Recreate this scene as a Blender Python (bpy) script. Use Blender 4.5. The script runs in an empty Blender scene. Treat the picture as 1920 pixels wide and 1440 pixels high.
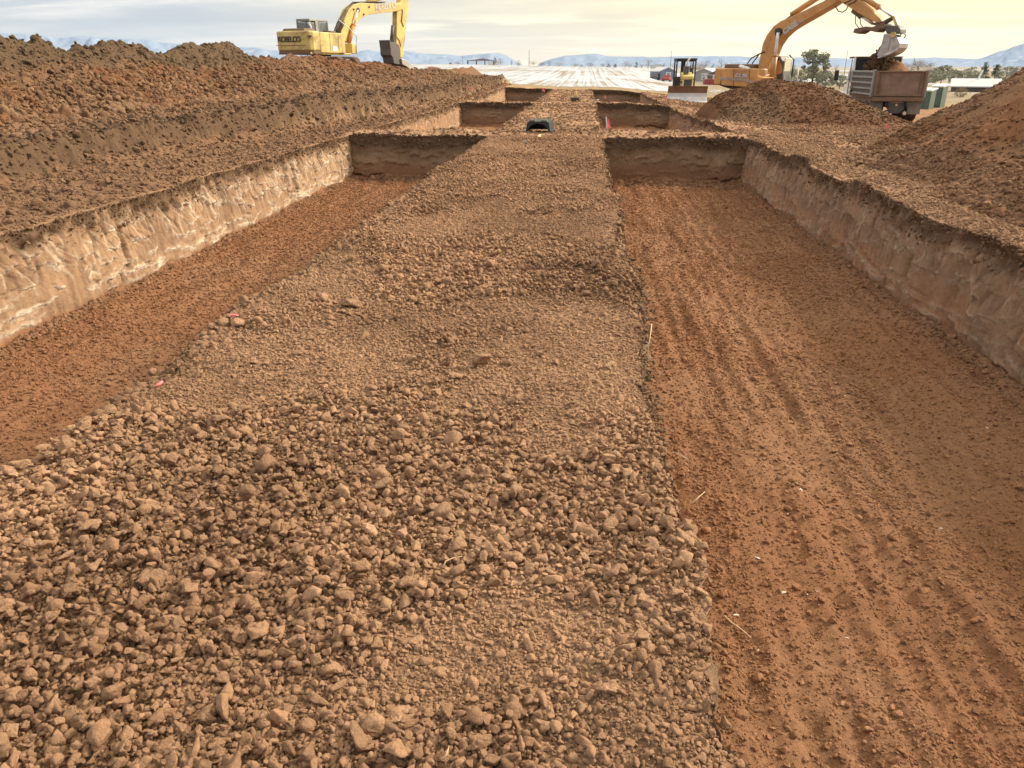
import bpy, math, random
import numpy as np
from mathutils import Vector, Matrix

SC = bpy.context.scene
COL = SC.collection
random.seed(7)
RNG = np.random.default_rng(7)

# ------------------------------------------------------------------ camera
CAMH = 1.75
PITCH = math.radians(22.45)
YAW = math.radians(5.14)
cd = bpy.data.cameras.new('camera')
cd.sensor_fit = 'HORIZONTAL'; cd.sensor_width = 36.0; cd.lens = 27.0
cd.clip_start = 0.05; cd.clip_end = 30000
cam = bpy.data.objects.new('camera', cd)
cam.location = (0, 0, CAMH)
cam.rotation_euler = (math.pi/2 - PITCH, 0, YAW)
COL.objects.link(cam); SC.camera = cam

# ------------------------------------------------------------------ light
SUN_AZ = math.radians(66)      # from +Y towards +X
SUN_EL = math.radians(31)
SUN_DIR = Vector((math.sin(SUN_AZ)*math.cos(SUN_EL), math.cos(SUN_AZ)*math.cos(SUN_EL), math.sin(SUN_EL)))
SC.view_settings.view_transform = 'Standard'
SC.view_settings.look = 'None'
SC.view_settings.exposure = 0.88
SC.view_settings.gamma = 1.0
SC.view_settings.use_curve_mapping = False
sl = bpy.data.lights.new('sun', 'SUN')
sl.energy = 3.3; sl.angle = math.radians(13); sl.color = (1.0, 0.90, 0.77)
so = bpy.data.objects.new('sun', sl)
so.rotation_euler = (-SUN_DIR).to_track_quat('-Z', 'Y').to_euler()
so.location = (30, 20, 40)
COL.objects.link(so)

class NT:
    """small node-tree helper"""
    def __init__(s, tree): s.t = tree; s.n = tree.nodes; s.l = tree.links
    def new(s, typ, **kw):
        n = s.n.new(typ)
        for k, v in kw.items():
            if k == 'inp':
                for a, b in v.items():
                    if isinstance(b, bpy.types.NodeSocket): s.l.new(b, n.inputs[a])
                    else: n.inputs[a].default_value = b
            else: setattr(n, k, v)
        return n
    def math(s, op, a, b=None, clamp=False):
        n = s.n.new('ShaderNodeMath'); n.operation = op; n.use_clamp = clamp
        for i, v in enumerate((a, b)):
            if v is None: continue
            if isinstance(v, bpy.types.NodeSocket): s.l.new(v, n.inputs[i])
            else: n.inputs[i].default_value = v
        return n.outputs[0]
    def mix(s, fac, a, b, mode='MIX'):
        n = s.n.new('ShaderNodeMix'); n.data_type = 'RGBA'; n.blend_type = mode
        for i, v in ((0, fac), (6, a), (7, b)):
            if isinstance(v, bpy.types.NodeSocket): s.l.new(v, n.inputs[i])
            elif i == 0: n.inputs[0].default_value = v
            else: n.inputs[i].default_value = (*v[:3], 1)
        return n.outputs[2]
    def ramp(s, fac, stops, interp='LINEAR'):
        n = s.n.new('ShaderNodeValToRGB'); n.color_ramp.interpolation = interp
        e = n.color_ramp.elements
        while len(e) < len(stops): e.new(0.5)
        for el, (p, c) in zip(e, stops):
            el.position = p; el.color = (*c[:3], 1) if hasattr(c, '__len__') else (c, c, c, 1)
        s.l.new(fac, n.inputs[0]); return n.outputs[0]
    def noise(s, vec, scale, detail=4, rough=0.55, dist=0.0):
        n = s.n.new('ShaderNodeTexNoise')
        n.inputs['Scale'].default_value = scale; n.inputs['Detail'].default_value = detail
        n.inputs['Roughness'].default_value = rough; n.inputs['Distortion'].default_value = dist
        if vec is not None: s.l.new(vec, n.inputs['Vector'])
        return n.outputs[0]
    def mapping(s, vec, scale=(1, 1, 1), loc=(0, 0, 0), rot=(0, 0, 0)):
        n = s.n.new('ShaderNodeMapping'); s.l.new(vec, n.inputs[0])
        n.inputs['Scale'].default_value = scale; n.inputs['Location'].default_value = loc; n.inputs['Rotation'].default_value = rot
        return n.outputs[0]

def make_world():
    w = bpy.data.worlds.new('World'); SC.world = w; w.use_nodes = True
    T = NT(w.node_tree); T.n.clear()
    sky = T.new('ShaderNodeTexSky', sky_type='NISHITA')
    sky.sun_disc = False; sky.sun_elevation = SUN_EL; sky.sun_rotation = SUN_AZ
    sky.air_density = 1.0; sky.dust_density = 2.0
    tc = T.new('ShaderNodeTexCoord'); d = tc.outputs['Generated']
    sep = T.new('ShaderNodeSeparateXYZ', inp={0: d}); z = T.math('MAXIMUM', sep.outputs[2], 0.0)
    # cloud deck coordinates: direction divided by height above the horizon
    zz = T.math('ADD', z, 0.07)
    px = T.math('DIVIDE', sep.outputs[0], zz); py = T.math('DIVIDE', sep.outputs[1], zz)
    cv = T.new('ShaderNodeCombineXYZ', inp={0: px, 1: py, 2: 0.0}).outputs[0]
    m1 = T.mapping(cv, (0.30, 0.62, 1), (2.3, 0.4, 0), (0, 0, 0.25))
    n1 = T.noise(m1, 1.0, 7, 0.56, 0.5)
    m2 = T.mapping(cv, (0.10, 0.30, 1), (5.1, 3.0, 0), (0, 0, -0.35))
    n2 = T.noise(m2, 1.0, 5, 0.5, 0.4)
    # closeness to the (veiled) sun
    dot = T.new('ShaderNodeVectorMath', operation='DOT_PRODUCT')
    T.l.new(d, dot.inputs[0]); dot.inputs[1].default_value = (math.sin(math.radians(52)), math.cos(math.radians(52)), 0.25)
    glow = T.new('ShaderNodeMapRange', inp={0: dot.outputs['Value'], 1: 0.22, 2: 0.93, 3: 0.0, 4: 1.0}).outputs[0]
    glow = T.math('POWER', glow, 1.0)
    base_c = T.mix(glow, (9.7, 9.1, 8.1), (14.2, 12.2, 6.4))       # lit cloud
    shad_c = T.mix(glow, (5.1, 5.45, 5.75), (10.2, 8.2, 4.6))      # thick cloud
    f = T.ramp(n1, [(0.45, 0), (0.55, 1)])
    f2 = T.ramp(n2, [(0.42, 0), (0.62, 1)])
    c = T.mix(T.math('MULTIPLY', f, 0.85), base_c, shad_c)
    c = T.mix(T.math('MULTIPLY', f2, 0.75), c, shad_c)
    f3 = T.ramp(T.noise(T.mapping(cv, (0.9, 1.7, 1), (1.1, 7.0, 0), (0, 0, 0.2)), 1.0, 6, 0.6, 0.3), [(0.46, 0), (0.60, 1)])
    c = T.mix(T.math('MULTIPLY', f3, 0.45), c, shad_c)
    # peach band low over the horizon on the sunny side, creamy on the other
    low = T.new('ShaderNodeMapRange', inp={0: z, 1: 0.0, 2: 0.045, 3: 1.0, 4: 0.0}).outputs[0]
    c = T.mix(T.math('MULTIPLY', low, 0.5), c, T.mix(glow, (9.8, 9.0, 7.8), (13.8, 10.2, 6.2)))
    # an overcast deck is brighter towards the zenith
    zen = T.new('ShaderNodeMapRange', inp={0: z, 1: 0.15, 2: 0.9, 3: 1.0, 4: 1.5}).outputs[0]
    c = T.mix(1.0, c, T.new('ShaderNodeCombineXYZ', inp={0: zen, 1: zen, 2: zen}).outputs[0], 'MULTIPLY')
    c = T.mix(0.94, sky.outputs[0], c)
    bg = T.new('ShaderNodeBackground', inp={0: c, 1: 0.070})
    out = T.new('ShaderNodeOutputWorld'); T.l.new(bg.outputs[0], out.inputs[0])
make_world()

# ------------------------------------------------------------------ helpers
cp, sp_, cy_, sy_ = math.cos(PITCH), math.sin(PITCH), math.cos(YAW), math.sin(YAW)
CF = np.array([-sy_*cp, cy_*cp, -sp_]); CR = np.array([cy_, sy_, 0.0]); CU = np.cross(CR, CF)
def ray(x, y): return CF + CR*(x-960)/1440. - CU*(y-720)/1440.
def at_dist(x, y, d):
    """point seen in direction (x, y) at horizontal distance d"""
    v = ray(x, y); t = d/math.hypot(v[0], v[1]); return np.array([0, 0, CAMH]) + v*t
def bearing(x, d, y=125): 
    p = at_dist(x, y, d); return p[0], p[1]

def tag(o, label=None, cat=None, group=None, kind=None):
    if label: o['label'] = label
    if cat: o['category'] = cat
    if group: o['group'] = group
    if kind: o['kind'] = kind
    return o
def empty(name, loc, rz=0, label=None, cat=None, group=None):
    o = bpy.data.objects.new(name, None); o.empty_display_size = 0.3
    o.location = loc; o.rotation_euler = (0, 0, rz); COL.objects.link(o)
    return tag(o, label, cat, group)
def copy_tree(o, parent=None):
    c = o.copy(); COL.objects.link(c)
    if parent: c.parent = parent
    for ch in list(o.children): copy_tree(ch, c)
    return c

class MB:
    def __init__(s): s.v = []; s.f = []
    def add(s, vs, fs):
        k = len(s.v); s.v += [tuple(map(float, v)) for v in vs]; s.f += [tuple(i+k for i in f) for f in fs]; return s
    def box(s, c, d, rot=None, taper=1.0):
        x, y, z = [q/2 for q in d]; vs = []
        for sz in (-1, 1):
            t = taper if sz > 0 else 1
            for sx, sy in ((-1, -1), (1, -1), (1, 1), (-1, 1)):
                p = Vector((sx*x*t, sy*y*t, sz*z))
                if rot is not None: p = rot @ p
                vs.append(p + Vector(c))
        return s.add(vs, [(3, 2, 1, 0), (4, 5, 6, 7), (0, 1, 5, 4), (1, 2, 6, 5), (2, 3, 7, 6), (3, 0, 4, 7)])
    def prism(s, poly, y0, y1, axis='y'):
        """extrude a 2-D outline (a, b) along local y (outline in x,z) or x or z"""
        n = len(poly)
        if axis == 'y': A = [(a, y0, b) for a, b in poly]; B = [(a, y1, b) for a, b in poly]
        elif axis == 'x': A = [(y0, a, b) for a, b in poly]; B = [(y1, a, b) for a, b in poly]
        else: A = [(a, b, y0) for a, b in poly]; B = [(a, b, y1) for a, b in poly]
        fs = [(i, (i+1) % n, n+(i+1) % n, n+i) for i in range(n)]
        return s.add(A+B, fs+[tuple(range(n))[::-1], tuple(range(n, 2*n))])
    def tube(s, pts, r, n=8, r2=None):
        pts = [Vector(p) for p in pts]; k0 = len(s.v); m = len(pts); vs = []; fs = []
        up = Vector((0, 0, 1))
        for i, p in enumerate(pts):
            d = (pts[min(i+1, m-1)] - pts[max(i-1, 0)]).normalized()
            a = d.cross(up)
            if a.length < 0.1: a = d.cross(Vector((1, 0, 0)))
            a.normalize(); b = d.cross(a)
            rr = r if r2 is None else r + (r2-r)*i/max(1, m-1)
            for j in range(n):
                t = 2*math.pi*j/n; vs.append(p + (a*math.cos(t)+b*math.sin(t))*rr)
        for i in range(m-1):
            for j in range(n):
                fs.append((i*n+j, i*n+(j+1) % n, (i+1)*n+(j+1) % n, (i+1)*n+j))
        fs += [tuple(range(n))[::-1], tuple((m-1)*n+j for j in range(n))]
        return s.add(vs, fs)
    def disc(s, c, axis, r, w, n=20):
        c = Vector(c); a = Vector(axis).normalized()
        return s.tube([c-a*w/2, c+a*w/2], r, n)
    def build(s, name, mat, parent=None, smooth=False, bevel=0.0):
        me = bpy.data.meshes.new(name); me.from_pydata(s.v, [], s.f); me.update()
        if smooth:
            me.polygons.foreach_set('use_smooth', [True]*len(me.polygons))
        o = bpy.data.objects.new(name, me); COL.objects.link(o)
        if mat: me.materials.append(mat)
        if parent: o.parent = parent
        import bmesh
        b = bmesh.new(); b.from_mesh(me); bmesh.ops.recalc_face_normals(b, faces=b.faces); b.to_mesh(me); b.free()
        if bevel:
            m = o.modifiers.new('bevel', 'BEVEL'); m.width = bevel; m.segments = 2; m.limit_method = 'ANGLE'
        return o

def np_mesh(name, V, Q, mats, cols=None, smooth=True, mat_idx=None, parent=None):
    me = bpy.data.meshes.new(name); nv = len(V); nf = len(Q); k = Q.shape[1]
    me.vertices.add(nv); me.vertices.foreach_set('co', V.astype(np.float32).ravel())
    me.loops.add(nf*k); me.loops.foreach_set('vertex_index', Q.astype(np.int32).ravel())
    me.polygons.add(nf); me.polygons.foreach_set('loop_start', np.arange(0, nf*k, k, dtype=np.int32))
    me.polygons.foreach_set('loop_total', np.full(nf, k, dtype=np.int32))
    if smooth: me.polygons.foreach_set('use_smooth', np.ones(nf, dtype=bool))
    if mat_idx is not None: me.polygons.foreach_set('material_index', mat_idx.astype(np.int32))
    for m in mats: me.materials.append(m)
    if cols is not None:
        a = me.color_attributes.new('col', 'FLOAT_COLOR', 'POINT')
        a.data.foreach_set('color', np.concatenate([cols, np.ones((nv, 1))], 1).astype(np.float32).ravel())
    me.update(calc_edges=True)
    o = bpy.data.objects.new(name, me); COL.objects.link(o)
    if parent: o.parent = parent
    return o
def grid_quads(nr, nc):
    i = np.arange(nr-1)[:, None]*nc + np.arange(nc-1)[None, :]; i = i.ravel()
    return np.stack([i, i+1, i+nc+1, i+nc], 1)

# ---- numpy noise
_P = RNG.permutation(4096); _VAL = RNG.random(4096)*2-1
def _h(i, j, k=0): return _P[(_P[(_P[i & 4095] + j) & 4095] + k) & 4095]
def vnoise(x, y, z=None):
    if z is None: z = np.zeros_like(x)
    x, y, z = np.broadcast_arrays(x, y, z)
    xi = np.floor(x).astype(np.int64); yi = np.floor(y).astype(np.int64); zi = np.floor(z).astype(np.int64)
    fx, fy, fz = x-xi, y-yi, z-zi
    q = lambda t: t*t*t*(t*(t*6-15)+10)
    u, v, w = q(fx), q(fy), q(fz); r = 0
    for a in (0, 1):
        for b in (0, 1):
            for c in (0, 1):
                if c and not np.any(fz): continue
                r = r + _VAL[_h(xi+a, yi+b, zi+c)] * (u if a else 1-u)*(v if b else 1-v)*(w if c else 1-w)
    return r
def fbm(x, y, z=None, o=4, g=0.5, seed=0.0):
    r = 0; a = 1; f = 1; n = 0
    for i in range(o):
        r = r + a*vnoise(x*f+17.3*i+seed, y*f-9.1*i+seed*1.7, None if z is None else z*f+3.3*i); n += a
        a *= g; f *= 2.03
    return r/n
def worley(x, y, seed=0):
    xi = np.floor(x).astype(np.int64); yi = np.floor(y).astype(np.int64)
    F1 = np.full(x.shape, 9.); F2 = np.full(x.shape, 9.); ID = np.zeros(x.shape, np.int64)
    Y1 = np.zeros(x.shape); Y2 = np.zeros(x.shape); X1 = np.zeros(x.shape)
    for a in (-1, 0, 1):
        for b in (-1, 0, 1):
            h = _h(xi+a, yi+b, seed); px = xi+a+0.5+0.45*_VAL[h]; py = yi+b+0.5+0.45*_VAL[(h*7+13) & 4095]
            d = np.hypot(px-x, py-y)
            m1 = d < F1; m2 = (~m1) & (d < F2)
            F2 = np.where(m1, F1, np.where(m2, d, F2)); Y2 = np.where(m1, Y1, np.where(m2, py, Y2))
            F1 = np.where(m1, d, F1); ID = np.where(m1, h, ID); Y1 = np.where(m1, py, Y1); X1 = np.where(m1, px, X1)
    return F1, F2, ID, X1, Y1, Y2
def S(x, a, b):
    t = np.clip((x-a)/(b-a), 0, 1); return t*t*(3-2*t)

# ------------------------------------------------------------------ materials
def new_mat(name):
    m = bpy.data.materials.new(name); m.use_nodes = True
    T = NT(m.node_tree); b = m.node_tree.nodes['Principled BSDF']
    return m, T, b
def soil_mat(name, instanced=False, bump=1.0, fine=1.0):
    m, T, b = new_mat(name)
    at = T.new('ShaderNodeAttribute', attribute_name='col'); at.attribute_type = 'INSTANCER' if instanced else 'GEOMETRY'
    geo = T.new('ShaderNodeNewGeometry'); tc = T.new('ShaderNodeTexCoord')
    P = geo.outputs['Position'] if not instanced else tc.outputs['Object']
    k = 1.0
    n1 = T.noise(P, (14 if not instanced else 2.0), 6, 0.65)
    n2 = T.noise(P, (90*fine if not instanced else 7.0), 4, 0.7)
    v = T.math('ADD', T.math('MULTIPLY', T.math('SUBTRACT', n1, 0.5), 0.9), T.math('MULTIPLY', T.math('SUBTRACT', n2, 0.5), 0.9))
    v = T.math('ADD', v, 1.0)
    c = T.mix(1.0, at.outputs['Color'], T.new('ShaderNodeCombineXYZ', inp={0: v, 1: v, 2: v}).outputs[0], 'MULTIPLY')
    T.l.new(c, b.inputs['Base Color'])
    b.inputs['Roughness'].default_value = 0.95; b.inputs['Specular IOR Level'].default_value = 0.15
    if not instanced:
        h = T.math('ADD', T.math('MULTIPLY', T.noise(P, 26, 6, 0.7), 1.0), T.math('MULTIPLY', T.noise(P, 120, 3, 0.7), 0.35))
        bp = T.new('ShaderNodeBump', inp={'Height': h, 'Strength': 0.9*bump, 'Distance': 0.03})
    else:
        h = T.noise(P, 3.0, 6, 0.7)
        bp = T.new('ShaderNodeBump', inp={'Height': h, 'Strength': 0.55, 'Distance': 0.5})
    T.l.new(bp.outputs[0], b.inputs['Normal'])
    return m
M_SOIL = soil_mat('soil'); M_PILE = soil_mat('pile soil', bump=1.1); M_CLOD = soil_mat('clod soil', True)

def plain(name, col, rough=0.6, metal=0.0, var=0.25, scale=3.0, dirt=None, dirt_amt=0.4, bump=0.0):
    """painted / bare surface with procedural wear"""
    m, T, b = new_mat(name)
    tc = T.new('ShaderNodeTexCoord'); P = tc.outputs['Object']
    n = T.noise(P, scale, 6, 0.65)
    dark = tuple(c*(1-var) for c in col); lite = tuple(min(1, c*(1+var)) for c in col)
    c = T.mix(T.ramp(n, [(0.3, 0), (0.7, 1)]), dark, lite)
    if dirt:
        n2 = T.noise(P, scale*0.7, 7, 0.7, 0.8)
        c = T.mix(T.math('MULTIPLY', T.ramp(n2, [(0.50, 0), (0.66, 1)]), dirt_amt), c, dirt)
    T.l.new(c, b.inputs['Base Color']); b.inputs['Roughness'].default_value = rough; b.inputs['Metallic'].default_value = metal
    if bump:
        bp = T.new('ShaderNodeBump', inp={'Height': n, 'Strength': bump, 'Distance': 0.05}); T.l.new(bp.outputs[0], b.inputs['Normal'])
    return m
DIRT = (0.16, 0.085, 0.045)
M_YEL = plain('faded yellow paint', (0.55, 0.42, 0.15), 0.55, dirt=DIRT, dirt_amt=0.75, scale=1.4)
M_YEL2 = plain('boom yellow paint', (0.56, 0.40, 0.13), 0.5, dirt=DIRT, dirt_amt=0.4, scale=1.2)
M_ORG = plain('orange paint', (0.50, 0.26, 0.09), 0.5, dirt=DIRT, dirt_amt=0.4, scale=1.2)
M_ORG2 = plain('cylinder orange', (0.55, 0.22, 0.06), 0.45, dirt=DIRT, dirt_amt=0.3)
M_BLK = plain('black steel', (0.03, 0.028, 0.026), 0.6, dirt=DIRT, dirt_amt=0.35)
M_DGR = plain('dark grey steel', (0.09, 0.085, 0.08), 0.6, dirt=DIRT, dirt_amt=0.4)
M_GREY = plain('grey paint', (0.26, 0.27, 0.27), 0.55, dirt=DIRT, dirt_amt=0.5)
M_STEEL = plain('worn steel', (0.42, 0.40, 0.39), 0.42, 0.45, dirt=(0.25, 0.16, 0.10), dirt_amt=0.45)
M_BRIGHT = plain('polished blade steel', (0.62, 0.62, 0.64), 0.4, 0.3, var=0.1, scale=2)
M_CHROME = plain('chromed rod', (0.8, 0.8, 0.8), 0.25, 0.6, var=0.05)
M_RUST = plain('rusty tan steel', (0.20, 0.135, 0.10), 0.85, dirt=(0.10, 0.06, 0.04), dirt_amt=0.7, scale=2.5)
M_MUD = plain('mud brown steel', (0.16, 0.10, 0.065), 0.85, dirt=DIRT, dirt_amt=0.5)
M_RUB = plain('rubber', (0.025, 0.024, 0.023), 0.85, dirt=DIRT, dirt_amt=0.5)
M_FLAP = plain('dusty mud flap', (0.17, 0.175, 0.15), 0.85, dirt=DIRT, dirt_amt=0.4)
M_WHITE = plain('white paint', (0.72, 0.72, 0.70), 0.5, dirt=DIRT, dirt_amt=0.15)
M_PINK = plain('pink flag vinyl', (0.85, 0.18, 0.20), 0.6, var=0.1)
M_WIRE = plain('galvanised wire', (0.45, 0.45, 0.43), 0.5, 0.5)
M_CHAM = plain('black chamber plastic', (0.018, 0.022, 0.028), 0.45, var=0.2)
M_STRAW = plain('dry straw', (0.46, 0.33, 0.19), 0.8, var=0.15)
M_WOOD = plain('raw board', (0.62, 0.42, 0.22), 0.8)
M_CHIP = plain('pale stone chip', (0.55, 0.46, 0.36), 0.85)
M_GREEN = plain('green cabinet paint', (0.08, 0.125, 0.10), 0.5, var=0.12)
M_BARK = plain('grey bark', (0.16, 0.13, 0.10), 0.9, scale=8)
M_LETTER = plain('dark lettering', (0.05, 0.045, 0.03), 0.6)
M_LETTERG = plain('pale grey lettering', (0.46, 0.42, 0.38), 0.5, var=0.08)
def glass_mat(name, col, rough=0.08):
    m, T, b = new_mat(name)
    b.inputs['Base Color'].default_value = (*col, 1); b.inputs['Roughness'].default_value = rough
    b.inputs['Alpha'].default_value = 0.55; b.inputs['Specular IOR Level'].default_value = 0.6
    return m
M_GLASS = glass_mat('cab glass', (0.16, 0.17, 0.17))
M_CREAM = plain('cab glass painted as brightly lit', (0.72, 0.66, 0.50), 0.25, var=0.05)  # cream stands in for bright light on the windscreen

# ------------------------------------------------------------------ terrain functions
XL, XSL, XSR, XR, DEP = -6.5, -2.66, 0.47, 4.33, 1.15
def base(x, y):
    zr = (np.clip(-0.085*np.maximum(x-2, 0), -0.60, 0)+np.clip(-0.05*np.maximum(x-14, 0), -0.5, 0))*S(y, 24, 38)
    zl = np.clip(0.05*np.maximum(-x-2, 0), 0, 0.30)*S(y, 40, 66)
    near = zr+zl
    xc = np.clip(x, -60, 120)
    far = 1.55-0.022*np.clip(xc, -40, 30) - 2.9*S(x-0.05*y, -1, 9)*(1-S(y, 240, 380))
    far = far + 0.5*S(y, 500, 1500)*(1.4-far)
    return near + (far-near)*S(y, 72, 260)
_bY = [-20, 8, 12, 14.5, 17, 22.6, 29, 37, 50, 70, 80]
_bX = [-10.2, -9.8, -9.55, -9.3, -8.95, -8.4, -7.9, -7.5, -7.05, -6.95, -6.95]
def bank_x(y): return np.interp(y, _bY, _bX)
def bank_h(y): return np.interp(y, [6, 12, 18, 24, 60, 72, 78], [0.45, 0.52, 0.62, 0.74, 0.70, 0.55, 0.0])
def bank(x, y):
    xw = x + 0.22*fbm(x*0.9, y*0.9, o=4, seed=5) + 0.07*fbm(x*5, y*5, o=3, seed=6)
    d = bank_x(y)-xw
    h = bank_h(y)
    z = h*(0.25*S(d, -0.35, 0.1)+0.75*S(d, -0.03, 0.24))
    lump = np.exp(-((d-0.25)/0.55)**2)
    z = z + np.exp(-((d-0.1)/0.35)**2)*0.07*fbm(x*6, y*6, o=4, seed=15, g=0.62)*(y < 78)
    return z + lump*(0.26*fbm(x*1.5, y*1.5, o=5, seed=9)+0.05*fbm(x*9, y*9, o=3, seed=10))*S(y, 4, 8)*(1-S(y, 74, 80)), d
def surf(x, y, a=None, b=None):
    """surface height without the trenches' walls; a*b>0.5 means trench floor"""
    inside = 0 if a is None else np.minimum(a, b)
    z = base(x, y)
    bz, d = bank(x, y); z = z + bz
    near = 1-S(y, 75, 110)
    # broad unevenness, then rubble
    z = z + near*(0.030*fbm(x*0.7, y*0.7, o=3, seed=1)+0.018*fbm(x*3, y*3, o=3, seed=2)+0.016*fbm(x*11, y*11, o=4, seed=3, g=0.65)*(1-S(y, 25, 45)))
    # heaps of rubble across the strip
    heap = S(fbm(x*0.55, y*0.75, o=3, seed=21), 0.05, 0.42)
    z = z + near*heap*0.07*(1-inside)
    # left bench a bit lumpier
    lb = S(-x, 6.6, 7.4)*near
    z = z + lb*0.085*fbm(x*1.8, y*1.8, o=5, seed=31, g=0.6)
    # rim of the berms slightly heaped
    for y0 in (22.2, 42.6): z = z + 0.07*np.exp(-((y-y0)/0.5)**2)*(1-inside)*(0.7+fbm(x*1.5, y*1.5, o=3, seed=8))
    # right bank lip
    z = z + 0.05*np.exp(-((x-4.75)/0.3)**2)*near*(1+fbm(x*2, y*2, o=2))*(1-inside)
    # trench floor: wheel and bucket-tooth furrows along the trench
    fl = 0.048*fbm(x*4.2+0.4*fbm(x*0.5, y*0.5, o=2), y*0.55, o=3, seed=41) + 0.022*np.abs(fbm(x*7, y*1.1, o=3, seed=42)) + 0.024*fbm(x*1.6, y*1.6, o=4, seed=43)+0.013*fbm(x*9, y*6, o=4, seed=44, g=0.65) + 0.013*np.sin(2*math.pi*(x+0.02*fbm(x*0.5, y*0.35, o=2, seed=47)+0.012*y)/0.21)*S(fbm(x*0.8, y*0.25, o=2, seed=48), -0.35, 0.15)*(x > 0)
    tal = 0.0
    for xw, sg in ((XL, 1), (XR, -1)): tal = tal + np.exp(-np.maximum((x-xw)*sg, 0)/0.16)*0.09*(1+0.9*fbm(x*2, y*2.3, o=3, seed=45))
    for yw in (21.6, 42.0, 66.0): tal = tal + np.exp(-np.maximum(yw-y, 0)/0.3)*0.10*(y < yw+0.2)*(1+0.9*fbm(x*2, y*2, o=3, seed=46))
    return z + inside*(fl+tal), d

C_TAN = np.array([0.345, 0.204, 0.122]); C_RED = np.array([0.240, 0.116, 0.060]); C_TOP = np.array([0.105, 0.065, 0.040])
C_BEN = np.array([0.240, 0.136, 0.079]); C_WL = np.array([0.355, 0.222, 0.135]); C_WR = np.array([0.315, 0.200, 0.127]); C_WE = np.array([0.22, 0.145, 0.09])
C_LIP = np.array([0.88, 0.74, 0.58]); C_GRASS = np.array([0.30, 0.21, 0.105])
def L(a, b, t): return a + (b-a)*np.asarray(t)[..., None]
def col_top(x, y):
    n = fbm(x*0.8, y*0.8, o=4, seed=51); n2 = fbm(x*3.1, y*3.1, o=3, seed=52)
    c = L(np.broadcast_to(C_TAN, x.shape+(3,)), C_BEN, S(n, -0.1, 0.35))
    c = L(c, C_BEN*0.72, S(n2, 0.10, 0.5)*0.45)
    c = L(c, C_TAN*1.25, S(fbm(x*1.3+4, y*0.45, o=3, seed=57), 0.12, 0.45)*0.6)
    c = L(c, C_BEN*0.82, S(-x, 6.45, 6.8))
    d = bank(x, y)[1]
    c = L(c, C_TOP*1.12, S(d+0.15*n2, -0.12, 0.02)*(1-S(d+0.5*n, 0.7, 1.6))*0.92*(y < 78))
    st = S(fbm(y*7, x*0.6, o=4, seed=56, g=0.65), 0.0, 0.30)*np.exp(-((d-0.0)/0.09)**2)*S(y, 20, 26)*(y < 72)
    c = L(c, C_WL*0.95, st*0.75)
    c = L(c, C_TAN*1.15, np.exp(-((x-5.0)/0.45)**2)*0.55*(y < 24))
    c = L(c, C_RED*0.9, S(x, 5.2, 7)*S(y, 20, 30)*0.6)
    c = L(c, C_GRASS, S(y+0.10*x+1.5*fbm(x*0.3, y*0.3, o=3), 66.8, 69.5))
    return c
def col_floor(x, y):
    n = fbm(x*0.9, y*0.7, o=4, seed=53); n2 = fbm(x*5, y*1.5, o=3, seed=54)
    c = L(np.broadcast_to(C_RED, x.shape+(3,)), np.array([0.270, 0.155, 0.090]), S(n, -0.1, 0.4)*0.35)
    c = L(c, C_RED*0.78, S(n2, 0.1, 0.5)*0.5)
    return c

def scrape(u, v, cu=0.50, cv=0.26, seed=0, lw=0.055):
    """bucket-tooth scrapes on a cut wall: offset (m) and lip brightness, u along the wall, v = depth"""
    uu = u/cu + 0.35*fbm(u*1.3, v*2.2, o=2, seed=seed+1); vv = v/cv + 0.55*fbm(u*1.6, v*1.6, o=3, seed=seed+2) + 0.25*np.sin(u*3.1+seed)
    F1, F2, ID, X1, Y1, Y2 = worley(uu, vv, seed)
    r = _VAL[ID]; r2 = _VAL[(ID*5+3) & 4095]
    off = 0.022*r + 0.020*(vv-Y1)*(0.6+r2)
    edge = F2-F1
    low = S(Y2-Y1, 0.30, 0.62)
    lip = np.exp(-(edge/lw)**2)*low*(_VAL[(ID*3+1) & 4095] > -0.45)
    off = off + 0.022*lip
    # vertical tooth grooves
    g = fbm(u*9, v*0.9, o=2, seed=seed+4)
    off = off + 0.010*g
    return off, lip, r

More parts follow.
